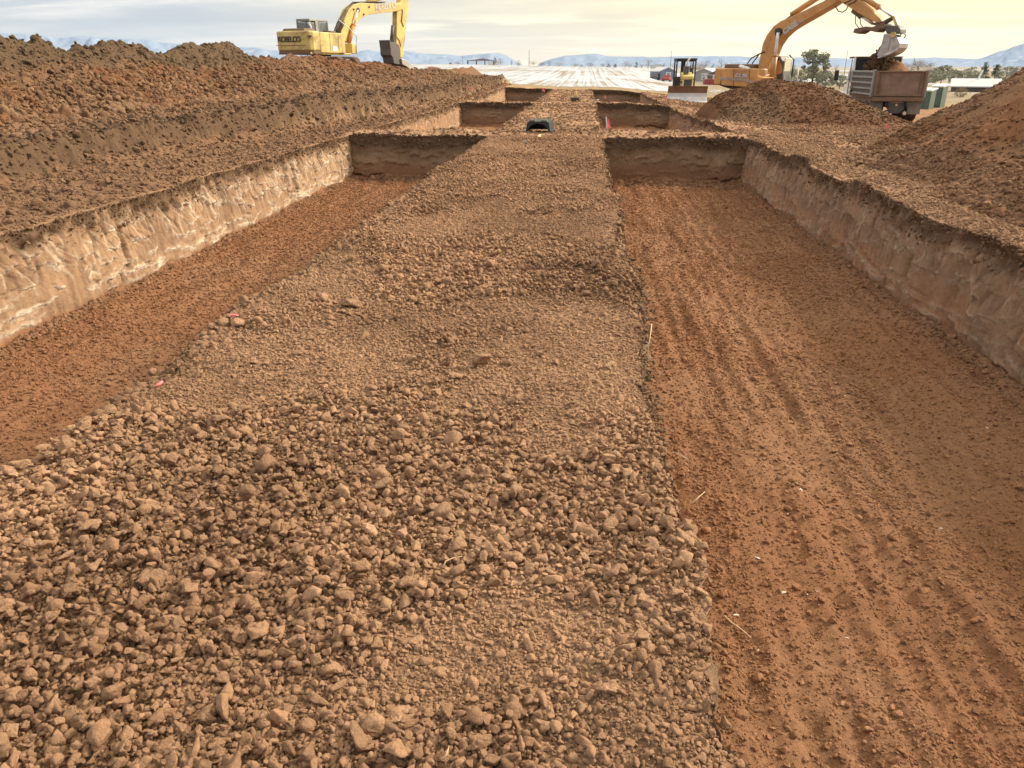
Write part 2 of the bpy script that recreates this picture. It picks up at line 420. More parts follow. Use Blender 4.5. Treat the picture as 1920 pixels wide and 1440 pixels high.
def strokes(u1, v1, n_lip, n_tooth, seed, u_lo=-3, u_hi=21.5, low=0.45):
    """bucket work on a cut wall. u1: position along the wall, v1: depth (1-D). Returns offset, pale caliche lips with painted highlights, scratches with painted shadow lines (len(u1) x len(v1))"""
    r = np.random.default_rng(seed); off = np.zeros((len(u1), len(v1))); lip = np.zeros_like(off); scr = np.zeros_like(off); shade = np.zeros_like(off)
    for _ in range(n_lip):
        deep = r.random() < low; u0 = r.uniform(u_lo, u_hi); v0 = r.uniform(0.92, 1.12) if deep else r.uniform(0.28, 0.95)
        w = r.uniform(0.10, 0.30)*(1.3 if deep else 1.0); cv = r.uniform(-0.05, 0.07); sl = r.normal(0, 0.10)*w; hs = r.uniform(0.05, 0.11) if deep else r.uniform(0.10, 0.26)
        a = r.uniform(0.030, 0.062)*(0.75 if deep else 1); th = r.uniform(0.012, 0.021); ph = r.uniform(0, 6)
        i = np.where(np.abs(u1-u0) < w)[0]
        if len(i) == 0: continue
        t = (u1[i]-u0)/w; Lv = v0+cv*t*t+sl*t+0.012*np.sin(t*5+ph); dv = Lv[:, None]-v1[None, :]; tap = (1-t*t)[:, None]**0.5
        sc = np.where((dv > 0) & (dv < hs), a*(1-dv/hs)**1.3, 0)*tap; sh = np.where(dv > 0, np.exp(-dv/hs*2), np.exp(-np.maximum(-dv-0.01, 0)/0.006))
        m = (dv > -0.012) & (dv < hs)
        off[i] = np.where(m, off[i]*0.35+sc, off[i]); lip[i] = np.maximum(lip[i]*np.where(m, 0.35, 1), np.exp(-(dv/th)**2)*tap)
        shade[i] = np.where(m, r.uniform(-1, 1), shade[i])
    for _ in range(n_tooth):
        u0 = r.uniform(u_lo, u_hi); va = r.uniform(0.0, 0.5); vb = va+r.uniform(0.15, 0.45); sl = r.normal(0.10, 0.16); bd = r.normal(0, 0.05); wd = r.uniform(0.012, 0.026); dark = r.random() < 0.5
        i = np.where(np.abs(u1-u0) < 0.45)[0]
        if len(i) == 0: continue
        t = np.clip((v1-va)/(vb-va), 0, 1); c = u0+sl*t+bd*np.sin(t*3); on = ((v1 > va) & (v1 < vb))*np.sin(np.pi*t)**0.5
        g = np.exp(-((u1[i][:, None]-c[None, :])/wd)**2)*on[None, :]
        off[i] -= 0.022*g*(1 if dark else -0.7); scr[i] += g*(-1 if dark else 0.8)
    return off, lip, np.clip(scr, -1, 1), shade

def wander_x(X, Y):
    w_ = np.zeros_like(X)
    for xw, k in ((XL, 1), (XSL, 2), (XSR, 3), (XR, 4)):
        w = np.exp(-((X-xw)/0.35)**2)*((Y > -3) & (Y < 67))
        w_ = w_ + w*(0.08*fbm(Y*0.8, Y*0+k*7.7, o=2, seed=61+k) + 0.080*fbm(Y*3.5, Y*0+k*3.1, o=4, seed=65+k, g=0.62))
    return w_
def build_ground():
    def seg(a, b, n): return list(np.linspace(a, b, n, endpoint=False))
    NW = 72; TH = 0.10
    wt = list(np.linspace(0, 1, NW))
    geoL = [XL-5.2-6*(1.17**k-1)/0.17*0.1 for k in range(1, 56)]
    geoL = [x for x in geoL if x > -7300] + [-7300.]
    cols = []
    for x in sorted(geoL): cols.append((x, 0))
    for x in seg(XL-5.2, XL-0.02, 140): cols.append((x, 0))
    for t in wt: cols.append((XL+TH*t, t))
    for x in seg(XL+TH+0.02, XSL-0.14, 126): cols.append((x, 1))
    for t in wt[:30]: cols.append((XSL-0.14+0.14*(t/wt[29]), 1-t/wt[29]))
    for x in seg(XSL+0.018, XSR, 176): cols.append((x, 0))
    for t in wt: cols.append((XSR+0.05*t, t))
    for x in seg(XSR+0.05+0.02, XR-TH, 190): cols.append((x, 1))
    for t in wt: cols.append((XR-TH+TH*t, 1-t))
    for x in seg(XR+0.02, 6.2, 70): cols.append((x, 0))
    for x in seg(6.2, 14, 62): cols.append((x, 0))
    x = 14.; st = 0.16
    while x < 7300: cols.append((x, 0)); x += st; st *= 1.15
    cols.append((7300., 0))
    rows = [(-7300., 0), (-800., 0), (-100., 0), (-20., 0), (-6, 0), (-3.1, 0), (-3.0, 1), (-1.5, 1), (-0.5, 1)]
    for y in seg(0, 0.8, 20): rows.append((y, 1))
    for y in seg(0.8, 6.5, 330): rows.append((y, 1))
    for y in seg(6.5, 21.6, 620): rows.append((y, 1))
    we = list(np.linspace(0, 1, 34))
    def wall_up(y0): 
        for t in we: rows.append((y0+0.09*t, 1-t))
    def wall_dn(y0):
        for t in we[::3]: rows.append((y0+0.09*t, t))
    wall_up(21.6)
    for y in seg(21.72, 23.5, 40): rows.append((y, 0))
    wall_dn(23.5)
    for y in seg(23.63, 42.0, 270): rows.append((y, 1))
    wall_up(42.0)
    for y in seg(42.12, 43.6, 16): rows.append((y, 0))
    wall_dn(43.6)
    for y in seg(43.75, 66.0, 160): rows.append((y, 1))
    wall_up(66.0)
    y = 66.15; st = 0.22
    while y < 7300: rows.append((y, 0)); y += st; st = min(st*1.012, 0.5) if y < 100 else st*1.12
    rows.append((7300., 0))
    cx = np.array([c[0] for c in cols]); ca = np.array([c[1] for c in cols], float)
    ry = np.array([r[0] for r in rows]); rb = np.array([r[1] for r in rows], float)
    assert np.all(np.diff(cx) > 0) and np.all(np.diff(ry) > 0), (np.diff(cx).min(), np.diff(ry).min())
    X, Y = np.meshgrid(cx, ry); A, B = np.meshgrid(ca, rb)
    near_w = (np.abs(X) < 30)
    # ragged rims: shift the wall columns sideways
    rag = 0.05*fbm(Y*0.9, Y*0+3.3, o=3, seed=61) + 0.022*fbm(Y*5, X*0.3, o=3, seed=62)
    inside = np.minimum(A, B)
    XX = X.copy(); YY = Y.copy()
    ztop, dbank = surf(X, Y)
    zflo, _ = surf(X, Y, np.ones_like(A), np.ones_like(B))
    zflo = zflo - base(X, Y)*0.5
    # rounded, crumbled top edge
    Z = ztop*(1-inside) + (zflo-DEP)*inside
    depth = inside*DEP
    # side walls
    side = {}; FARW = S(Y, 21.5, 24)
    wtv = {0: np.array(wt), 3: np.array(wt), 11: np.array(wt), 7: np.array(wt[:30])/wt[29]}
    wx = [(XL, 1, 0), (XSL-0.07, -1, 7), (XSR, 1, 11), (XR, -1, 3)]
    C = L(col_top(X, Y)*(1-0.16*((X > XSL) & (X < XSR) & (Y < 21)))[..., None], col_floor(X, Y), S(inside, 0.93, 1.0))  # strip ground darkened: moist fines plus painted shade between clods
    for xw, nrm, sd in wx:
        m = (np.abs(X-xw) < 0.22) & (ry[:, None] > -3.2) & (ry[:, None] < 67)
        idx = np.where(m.any(0))[0]; s = slice(idx[0], idx[-1]+1)
        Xs, Ys, As, Bs, D = X[:, s], Y[:, s], A[:, s], B[:, s], depth[:, s]
        crumb = 0.5+0.5*fbm(Ys*1.1, D*0.5, o=3, seed=sd+70)
        topband = 1-S(D+0.10*fbm(Ys*6, D*2, o=3, seed=sd+71), 0.06+0.16*crumb, 0.22+0.24*crumb)
        prof = wtv[sd]; n_l, n_t = {0: (430, 620), 7: (10, 10), 11: (200, 100), 3: (400, 420)}[sd]
        offp, lipp, scrp, shp = strokes(ry, prof*DEP, n_l, n_t, 900+sd)
        o2_, l2_, s2_, h2_ = strokes(ry, prof*DEP, 500, 400, 950+sd, 23.5, 66); offp += o2_; lipp = np.maximum(lipp, l2_*0.6); scrp = np.clip(scrp+s2_, -1, 1)
        nz_ = np.clip(np.searchsorted(prof, As), 0, len(prof)-1); rr_ = np.arange(len(ry))[:, None]
        off = offp[rr_, nz_]; lip = lipp[rr_, nz_]; scr = scrp[rr_, nz_]; r = shp[rr_, nz_]
        off = off*(1-0.6*topband)*(0.6 if sd == 3 else 1.0); lip = lip*(1-0.85*topband)
        rough = fbm(Ys*4, D*4, o=4, seed=sd+80)
        off = off + topband*0.10*rough - topband*0.02 + 0.02*fbm(Ys*1.1, D*1.4, o=3, seed=sd+81)
        # slumps: here and there the wall has let go
        slump = S(fbm(Ys*0.45, D*0.25+9, o=2, seed=sd+82), 0.25, 0.6)
        off = off + slump*0.05*S(D, 0.2, 1.0)
        k = np.minimum(S(D, 0.0, 0.05)+0.25, 1)*(Bs > 0.02)*np.clip(As*8, 0, 1)
        k = np.where(D > 1.10, k*np.clip((1.16-D)/0.06, 0, 1), k)
        XX[:, s] = XX[:, s] + nrm*off*k + (As*Bs > 0)*0
        wallm = ((As > 0) & (Bs > 0.5) & (As < 1)) * 1.0
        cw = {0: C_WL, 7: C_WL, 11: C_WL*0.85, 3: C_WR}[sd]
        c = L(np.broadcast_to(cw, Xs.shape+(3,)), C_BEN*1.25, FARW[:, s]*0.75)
        c = L(c, cw*np.array([0.72, 0.72, 0.78]), S(fbm(Ys*0.8, D*3, o=3, seed=sd+83), 0.0, 0.4)*0.7)
        c = L(c, cw*0.76, S(r, 0.1, 0.8)*0.7); c = L(c, cw*np.array([.80, .84, .92]), S(-r, 0.3, 0.9)*0.6)
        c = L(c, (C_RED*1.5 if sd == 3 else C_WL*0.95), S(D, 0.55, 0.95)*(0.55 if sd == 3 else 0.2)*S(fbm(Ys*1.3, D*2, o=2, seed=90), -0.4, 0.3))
        c = L(c, C_LIP, np.clip(lip*(1.0 if sd == 0 else 0.40), 0, 1)); c = L(c, C_LIP*0.85, np.clip(scr, 0, 1)*(0.55 if sd == 0 else .3)); c = L(c, C_TOP*1.6, np.clip(-scr, 0, 1)*0.7)  # painted highlights on the pale caliche lips, painted shadow lines in dark grooves
        c = L(c, C_TOP*1.25, topband*(0.92 if sd != 11 else .5)*(1-0.75*S(fbm(Ys*5+D*1.2, D*0.7, o=3, seed=sd+85), 0.22, 0.42)))
        # dark cracks and roots
        cr = fbm(Ys*6, D*0.8, o=4, seed=sd+84, g=0.6); XX[:, s] = XX[:, s] - nrm*0.05*S(cr, 0.22, 0.6)*k
        c = L(c, C_TOP*1.7, S(cr, 0.26, 0.50)*0.65*(1-lip)*(1.0 if sd == 0 else .5))
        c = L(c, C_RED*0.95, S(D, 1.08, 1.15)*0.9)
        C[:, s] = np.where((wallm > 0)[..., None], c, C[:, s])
    # rims wander
    wander = wander_x(X, Y)
    XX += wander
    # left edge of the strip rolls over into rubble
    roll = np.exp(-np.maximum(X-XSL, 0)/0.16)*(X > XSL-0.15)*(X < 0)*(Y < 67)*(A < 0.9)*B
    Z -= 0.07*roll
    Z -= 0.05*np.exp(-np.maximum(XSR-X, 0)/0.10)*((X > -1) & (X <= XSR+0.001))*B
    # end walls
    for yw, sd in ((21.6, 30), (42.0, 33), (66.0, 36)):
        idx = np.where((np.abs(ry-yw-0.04) < 0.12) & (rb > 0) & (rb < 1))[0]; s = slice(idx[0], idx[-1]+1)
        Xs, Ys, As, Bs, D = X[s], Y[s], A[s], B[s], depth[s]
        topband = 1-S(D, 0.22, 0.45+0.2*fbm(Xs*1.2, D*0, o=2, seed=sd))
        prof = D[:, np.argmax(cx > -5)]/DEP; order = np.argsort(prof)
        of_, lp_, sc_, sh_ = strokes(cx, prof*DEP, 110, 50, sd*7, -6.5, 4.4, 0.15); off, lip, r = of_.T, lp_.T, sh_.T
        off = off*0.9 + topband*0.05*fbm(Xs*4, D*4, o=4, seed=sd+1)
        slump = S(fbm(Xs*0.6, D*0.2, o=2, seed=sd+5), 0.1, 0.5)*S(D, 0.3, 1.1)*0.12
        k = (As > 0.3)*(D > 0.03)
        YY[s] = YY[s] - (off+slump)*k*np.clip((1.16-D)/0.05, 0, 1)
        c = np.broadcast_to(C_WE, Xs.shape+(3,))  # darker base colour carries the shade on the end walls
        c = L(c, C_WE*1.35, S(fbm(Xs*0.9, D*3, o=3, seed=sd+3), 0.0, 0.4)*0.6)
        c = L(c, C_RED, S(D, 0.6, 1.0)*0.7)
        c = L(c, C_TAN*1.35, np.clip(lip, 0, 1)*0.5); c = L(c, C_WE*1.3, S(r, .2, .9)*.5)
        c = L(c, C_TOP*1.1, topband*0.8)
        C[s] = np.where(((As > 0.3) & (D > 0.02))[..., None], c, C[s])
    V = np.stack([XX, YY, Z], -1).reshape(-1, 3)
    Q = grid_quads(len(ry), len(cx))
    yc = (ry[:-1]+ry[1:])/2; xc = (cx[:-1]+cx[1:])/2
    XC, YC = np.meshgrid(xc, yc)
    mi = ((YC > 72) | (XC < -45) | (XC > 45) | (YC < -19)).astype(int).ravel()
    print('ground', V.shape)
    o = np_mesh('ground', V, Q, [M_SOIL, M_FIELD], C.reshape(-1, 3), mat_idx=mi)
    tag(o, kind='structure')
    return o

def field_mat():
    m, T, b = new_mat('snowy stubble field')
    geo = T.new('ShaderNodeNewGeometry'); P = geo.outputs['Position']
    sep = T.new('ShaderNodeSeparateXYZ', inp={0: P})
    # snow lies in the drill rows; bare stubble in between, in broad bands
    r1 = T.noise(T.mapping(P, (2.3, 0.012, 1), rot=(0, 0, 0.04)), 1.0, 3, 0.6)
    r2 = T.noise(T.mapping(P, (0.10, 0.10, 1)), 1.0, 4, 0.6)
    r3 = T.noise(T.mapping(P, (0.012, 0.045, 1)), 1.0, 4, 0.6)
    r4 = T.noise(T.mapping(P, (0.8, 0.25, 1)), 1.0, 3, 0.6)
    s = T.math('ADD', T.math('MULTIPLY', r1, 1.25), T.math('ADD', T.math('MULTIPLY', r2, 0.5), T.math('ADD', T.math('MULTIPLY', r3, 0.75), T.math('MULTIPLY', r4, 0.5))))
    # the headland by the dig and the lanes to the right are bare, dry grass
    edge = T.math('ADD', sep.outputs[1], T.math('MULTIPLY', sep.outputs[0], -0.35))
    bare = T.new('ShaderNodeMapRange', inp={0: T.math('ADD', edge, T.math('MULTIPLY', r2, 10)), 1: 78.0, 2: 84.0, 3: 1.0, 4: 0.0}).outputs[0]
    lane = T.noise(T.mapping(P, (0.02, 0.004, 1), loc=(3.2, 0, 0), rot=(0, 0, 0.5)), 1.0, 3, 0.5)
    right = T.new('ShaderNodeMapRange', inp={0: T.math('SUBTRACT', sep.outputs[0], T.math('MULTIPLY', sep.outputs[1], 0.10)), 1: 0.0, 2: 8.0, 3: 0.0, 4: 0.42}).outputs[0]
    s = T.math('SUBTRACT', s, T.math('MULTIPLY', right, T.ramp(lane, [(0.42, 0), (0.55, 1)])))
    s = T.math('SUBTRACT', s, T.math('MULTIPLY', bare, 0.75))
    f = T.ramp(s, [(0.655, 0), (0.77, 1)])
    f.node.inputs[0].default_value = 0
    hs = T.math('MULTIPLY', s, 0.5); T.l.new(hs, f.node.inputs[0])
    g = T.mix(T.noise(P, 0.35, 5, 0.7), (0.19, 0.145, 0.095), (0.29, 0.225, 0.15))
    c = T.mix(T.math('MULTIPLY', f, 0.94), g, (0.42, 0.455, 0.52))
    T.l.new(c, b.inputs['Base Color']); b.inputs['Roughness'].default_value = 0.9; b.inputs['Specular IOR Level'].default_value = 0.2
    bp = T.new('ShaderNodeBump', inp={'Height': T.noise(P, 2.5, 5, 0.7), 'Strength': 0.5, 'Distance': 0.15}); T.l.new(bp.outputs[0], b.inputs['Normal'])
    return m
M_FIELD = field_mat()
build_ground()

def gz(x, y):
    """bare surface height at a point (outside the trenches)"""
    a = np.atleast_1d(np.asarray(x, float)); b = np.atleast_1d(np.asarray(y, float))
    z, _ = surf(a, b); return z if z.size > 1 else float(z[0])

# ------------------------------------------------------------------ spoil piles
cY = [4, 10, 16.5, 20, 21.2, 22.4, 23.4, 24.6, 26.8, 29.1, 31.8, 33.8, 39.6, 46.7, 53.8, 63.4, 72, 80, 85, 88.5, 92, 94]
cZ = [2.2, 2.3, 2.33, 2.48, 2.36, 2.38, 2.52, 2.52, 2.28, 2.55, 2.58, 2.2, 2.1, 2.1, 2.0, 1.72, 1.45, 1.62, 1.75, 1.5, 0.5, -0.3]
cX = [-13.2, -13.4, -13.6, -13.9, -14, -14, -14, -14, -14, -14, -14, -14, -14.2, -14.5, -14.4, -14, -13.6, -12.8, -12.5, -12.4, -12.3, -12.3]
fX = [-12.0, -11.9, -11.7, -11.3, -11.2, -11.1, -11, -10.9, -10.8, -10.6, -10.4, -10.3, -10.2, -10.0, -9.8, -9.6, -9.5, -9.5, -9.6, -10, -11.5, -12.0]
def left_pile_z(x, y):
    g = base(x, y) + bank_h(y)
    zc = np.interp(y, cY, cZ); xc = np.interp(y, cY, cX) + 0.5*fbm(y*0.3, y*0, o=2, seed=4); xf = np.interp(y, cY, fX) + 0.35*fbm(y*0.7, x*0.1, o=3, seed=3)
    t = (xf-x)/(xf-xc)
    tt = np.clip(t, 0, 1)
    prof = 0.80*tt + 0.20*S(tt, 0, 1)
    prof = prof - 0.10*np.sin(math.pi*tt)*0.6
    z = g + (zc-g)*prof
    back = np.maximum(xc-x, 0)
    plate = np.where(y < 70, 1.42, g-0.2)
    z = np.where(t > 1, np.maximum(zc - 0.42*back, plate), z)
    z = np.where((t > 1) & (back > 8), np.minimum(z, plate - 0.5*(back-8)), z)
    # dip in which the near track of the machine shows
    z = z - 0.9*np.exp(-(((x+14.5)/1.0)**2+((y-50.6)/1.6)**2))
    z = np.where(t < 0, g - 0.5*np.maximum(x-xf, 0)-0.02, z)
    amp = np.clip(tt*3, 0, 1)
    rill = fbm(y*0.9+0.25*x, x*0.35, o=3, seed=11)
    z = z + amp*(0.26*fbm(x*0.5, y*0.5, o=3, seed=12) + 0.17*rill + 0.11*fbm(x*1.9, y*1.9, o=5, seed=13) + 0.045*fbm(x*7, y*7, o=3, seed=14))
    return z, tt, zc
def pile_col(x, y, h, seed, red=0.5):
    n = fbm(x*0.5, y*0.5, o=4, seed=seed); n2 = fbm(x*2.3, y*2.3, o=3, seed=seed+1)
    c = L(np.broadcast_to(np.array([0.185, 0.104, 0.060]), x.shape+(3,)), np.array([0.180, 0.084, 0.042]), S(n+red-0.5, -0.15, 0.25))
    return L(c, c*0.72, S(n2, 0.05, 0.5)*0.5)

def build_left_pile():
    xs = np.concatenate([np.linspace(-34, -16, 50, endpoint=False), np.linspace(-16, -9.0, 170)])
    ys = np.concatenate([np.linspace(3, 11, 60, endpoint=False), np.linspace(11, 30, 420, endpoint=False), np.linspace(30, 55, 260, endpoint=False), np.linspace(55, 95, 220)])
    X, Y = np.meshgrid(xs, ys)
    Z, tt, zc = left_pile_z(X, Y)
    c = pile_col(X, Y, Z, 101, 0.55)
    # grey-brown topsoil along the crest of the nearer half; grey rubble at the foot
    wob = 0.22*fbm(X*0.35, Y*0.35, o=3, seed=104)
    c = L(c, np.array([0.108, 0.069, 0.042]), S(tt+wob, 0.60, 0.74)*(1-S(Y, 32, 37))*0.95)
    c = L(c, np.array([0.30, 0.19, 0.118]), (1-S(tt+wob, 0.22, 0.55))*(1-S(Y, 30, 45))*0.8)
    o = np_mesh('spoil_pile', np.stack([X, Y, Z], -1).reshape(-1, 3), grid_quads(len(ys), len(xs)), [M_PILE], c.reshape(-1, 3))
    tag(o, 'long ridge of brown and red excavated soil along the left side, yellow excavator on top', 'dirt pile')
build_left_pile()

FOOT = np.array([(5.3, -4), (5.1, 4), (4.98, 9), (4.95, 12), (5.05, 15), (5.6, 17.6), (6.9, 20.2), (8.4, 23), (9.9, 26), (13, 29), (20, 30), (24, 20), (24, -4)])
def poly_sd(x, y, P):
    d = np.full(x.shape, 1e9); ins = np.zeros(x.shape, bool); n = len(P)
    for i in range(n):
        ax, ay = P[i]; bx, by = P[(i+1) % n]; ex, ey = bx-ax, by-ay
        t = np.clip(((x-ax)*ex+(y-ay)*ey)/(ex*ex+ey*ey), 0, 1)
        d = np.minimum(d, np.hypot(x-ax-t*ex, y-ay-t*ey))
        c = ((ay > y) != (by > y)) & (x < (bx-ax)*(y-ay)/(by-ay+1e-12)+ax); ins ^= c
    return np.where(ins, d, -d)
def right_pile_z(x, y):
    d = poly_sd(x, y, FOOT) + 0.25*fbm(x*0.6, y*0.6, o=3, seed=201) + 0.08*fbm(x*2.5, y*2.5, o=3, seed=202)
    g = base(x, y)
    h = np.where(d > 0, 0.26*np.minimum(d, 0.6)+0.60*np.maximum(d-0.5, 0), 0.5*d-0.05)
    h = np.where(h > 3.0, 3.0+0.3*(h-3.0), h)
    amp = np.clip(d*2, 0, 1)
    z = g + h + amp*(0.13*fbm(x*0.6, y*0.6, o=3, seed=203)+0.065*fbm(x*1.8, y*1.8, o=4, seed=204)+0.035*fbm(x*7, y*7, o=4, seed=205, g=0.6))
    return z, d
def build_right_pile():
    xs = np.concatenate([np.linspace(4.4, 11, 170, endpoint=False), np.linspace(11, 26, 90)])
    ys = np.concatenate([np.linspace(-5, 6, 50, endpoint=False), np.linspace(6, 24, 480, endpoint=False), np.linspace(24, 32, 90)])
    X, Y = np.meshgrid(xs, ys); Z, d = right_pile_z(X, Y)
    c = pile_col(X, Y, Z, 111, 0.5)*np.array([1.20, 1.16, 1.12])
    c = L(c, np.array([0.30, 0.185, 0.115]), (1-S(d, 0.3, 1.2))*0.7)
    o = np_mesh('spoil_pile', np.stack([X, Y, Z], -1).reshape(-1, 3), grid_quads(len(ys), len(xs)), [M_PILE], c.reshape(-1, 3))
    tag(o, 'big reddish-brown soil pile rising out of frame on the right, clods at its foot', 'dirt pile')
build_right_pile()

mX = [3.6, 4.3, 4.55, 4.75, 5.1, 5.6, 6.2, 6.8, 7.3, 7.9, 8.5, 9.1, 9.6, 10.3, 11.1, 12.2, 13.0]
mZ = [-3, -2, 0.1, 0.42, 0.72, 0.90, 1.02, 1.28, 1.30, 1.22, 1.20, 1.02, 0.83, 0.50, 0.20, -0.35, -0.8]
def mound_z(x, y):
    zc = np.interp(x, mX, mZ); g = base(x, y)
    r = np.abs(y-32.3-0.4*fbm(x*0.4, x*0, o=2, seed=7))/np.where(y < 32.3, 4.6, 3.6)
    t = 1-r + 0.06*fbm(x*0.9, y*0.9, o=3, seed=208)
    k = np.where(t > 0, np.sin(np.clip(t, 0, 1)*math.pi/2)**1.25, 0)
    z = g + (zc-g)*k + np.where(t < 0, 0.8*t, 0)
    z = np.minimum(z, zc+0.05)
    amp = np.clip(k*3, 0, 1)
    return z + amp*(0.07*fbm(x*1.1, y*1.1, o=3, seed=211)+0.07*fbm(x*3, y*3, o=5, seed=212, g=0.6))-0.02-0.16*(1-S(k, 0.0, 0.16)), k
def build_mound():
    xs = np.linspace(4.3, 13.0, 220); ys = np.linspace(27, 37, 210)
    X, Y = np.meshgrid(xs, ys); Z, k = mound_z(X, Y)
    c = pile_col(X, Y, Z, 121, 0.62)*0.78  # soil colour darkened because the mound is backlit
    o = np_mesh('soil_mound', np.stack([X, Y, Z], -1).reshape(-1, 3), grid_quads(len(ys), len(xs)), [M_PILE], c.reshape(-1, 3))
    tag(o, 'low red soil mound, coloured dark as backlit, in front of the orange excavator', 'dirt pile')
build_mound()

# ------------------------------------------------------------------ clods
def ico(n):
    import bmesh
    b = bmesh.new(); bmesh.ops.create_icosphere(b, subdivisions=n, radius=1.0)
    b.verts.ensure_lookup_table()
    V = np.array([v.co[:] for v in b.verts]); F = np.array([[v.index for v in f.verts] for f in b.faces]); b.free(); return V, F
ICO3 = ico(4); ICO2 = ico(3)
def clod_shape(seed, ic=ICO2, rough=0.10):
    r = np.random.default_rng(seed); V, F = ic
    N = r.normal(size=(r.integers(7, 11), 3)); N /= np.linalg.norm(N, axis=1)[:, None]; D = r.uniform(0.50, 0.95, len(N))
    dot = V @ N.T; rr = np.where(dot > 1e-3, D/np.maximum(dot, 1e-3), 9).min(1); rr = np.minimum(rr, 1.25)
    n = fbm(V[:, 0]*1.6+seed, V[:, 1]*1.6, V[:, 2]*1.6+5, o=4, g=0.6)
    rr = rr*(1+rough*2.2*n)
    P = V*rr[:, None]*np.array([1.0, r.uniform(0.68, 0.95), r.uniform(0.55, 0.85)])
    return P, F
def clod_hull(seed, cuts=2, rough=0.05):
    import bmesh
    r = np.random.default_rng(seed); n = int(r.integers(9, 14)); v = r.normal(size=(n, 3)); v /= np.linalg.norm(v, axis=1)[:, None]
    v *= r.uniform(0.82, 1.10, (n, 1)); v *= np.array([1.0, r.uniform(0.75, 0.98), r.uniform(0.65, 0.92)])
    b = bmesh.new(); vs = [b.verts.new(p) for p in v]; q = bmesh.ops.convex_hull(b, input=vs)
    bmesh.ops.delete(b, geom=[g for g in q['geom_interior'] if isinstance(g, bmesh.types.BMVert)], context='VERTS')
    bmesh.ops.triangulate(b, faces=b.faces)
    bmesh.ops.bevel(b, geom=list(b.edges)+list(b.verts), offset=0.05, segments=1, affect='EDGES', profile=0.5)
    bmesh.ops.triangulate(b, faces=b.faces)
    bmesh.ops.subdivide_edges(b, edges=b.edges, cuts=cuts, use_grid_fill=True); bmesh.ops.triangulate(b, faces=b.faces)
    bmesh.ops.recalc_face_normals(b, faces=b.faces); b.normal_update(); b.verts.ensure_lookup_table()
    P = np.array([w.co[:] for w in b.verts]); N = np.array([w.normal[:] for w in b.verts]); F = np.array([[w.index for w in f.verts] for f in b.faces]); b.free()
    d = fbm(P[:, 0]*2.2+seed, P[:, 1]*2.2, P[:, 2]*2.2+3, o=3, g=0.6)*rough*3 + fbm(P[:, 0]*9+seed, P[:, 1]*9, P[:, 2]*9, o=2)*rough
    return P+N*d[:, None], F
PROTO = bpy.data.collections.new('clod shapes')        # never linked to the scene; source shapes only
for k in range(14):
    P, F = clod_hull(300+k, 2, 0.022+0.012*(k % 3)) if k % 5 else clod_shape(300+k, rough=0.12)
    o = np_mesh('clod_shape', P, F, [M_CLOD], smooth=False); COL.objects.unlink(o); PROTO.objects.link(o)

def clod_tree():
    t = bpy.data.node_groups.new('scatter', 'GeometryNodeTree')
    t.interface.new_socket('Geometry', in_out='INPUT', socket_type='NodeSocketGeometry')
    t.interface.new_socket('Geometry', in_out='OUTPUT', socket_type='NodeSocketGeometry')
    n, l = t.nodes, t.links
    gi = n.new('NodeGroupInput'); go = n.new('NodeGroupOutput')
    ci = n.new('GeometryNodeCollectionInfo'); ci.inputs[0].default_value = PROTO
    ci.inputs['Separate Children'].default_value = True; ci.inputs['Reset Children'].default_value = True
    iop = n.new('GeometryNodeInstanceOnPoints'); iop.inputs['Pick Instance'].default_value = True
    def attr(name, typ):
        a = n.new('GeometryNodeInputNamedAttribute'); a.data_type = typ; a.inputs[0].default_value = name; return a.outputs[0]
    l.new(gi.outputs[0], iop.inputs['Points']); l.new(ci.outputs[0], iop.inputs['Instance'])
    l.new(attr('kind_index', 'INT'), iop.inputs['Instance Index'])
    l.new(attr('rot', 'FLOAT_VECTOR'), iop.inputs['Rotation'])
    l.new(attr('size', 'FLOAT_VECTOR'), iop.inputs['Scale'])
    l.new(iop.outputs[0], go.inputs[0]); return t
TREE = clod_tree()
def scatter(name, P, size, col, label, cat, flat=0.92):
    n = len(P); me = bpy.data.meshes.new(name); me.vertices.add(n)
    me.vertices.foreach_set('co', P.astype(np.float32).ravel())
    def at(nm, typ, val, key='vector'):
        a = me.attributes.new(nm, typ, 'POINT'); a.data.foreach_set(key, val.ravel())
    at('kind_index', 'INT', RNG.integers(0, 14, n).astype(np.int32), 'value')
    at('rot', 'FLOAT_VECTOR', np.stack([RNG.normal(0, 0.5, n), RNG.normal(0, 0.5, n), RNG.uniform(0, 6.28, n)], 1).astype(np.float32))
    sz = size[:, None]*RNG.uniform(0.8, 1.2, (n, 3)); sz[:, 2] *= flat
    at('size', 'FLOAT_VECTOR', sz.astype(np.float32))
    c4 = np.concatenate([col, np.ones((n, 1))], 1).astype(np.float32); at('col', 'FLOAT_COLOR', c4, 'color')
    o = bpy.data.objects.new(name, me); COL.objects.link(o)
    m = o.modifiers.new('scatter', 'NODES'); m.node_group = TREE
    me.materials.append(M_CLOD)
    tag(o, label, cat, kind='stuff'); print(name, n); return o
def power(n, a, lo, hi):
    u = RNG.random(n); return (lo**(-a) + u*(hi**(-a)-lo**(-a)))**(-1/a)
def sample_y(n, y0, y1, p):
    """y with density ~ y^-p"""
    u = RNG.random(n)
    if abs(p-1) < 1e-6: return y0*(y1/y0)**u
    q = 1-p; return (y0**q + u*(y1**q-y0**q))**(1/q)
def vary(c, amt=0.11, seed=None):
    k = 1+RNG.normal(0, amt, len(c)); k = np.clip(k, 0.5, 1.6)
    return np.clip(c*k[:, None]*(1+RNG.normal(0, 0.006, (len(c), 3))), 0.01, 0.95)

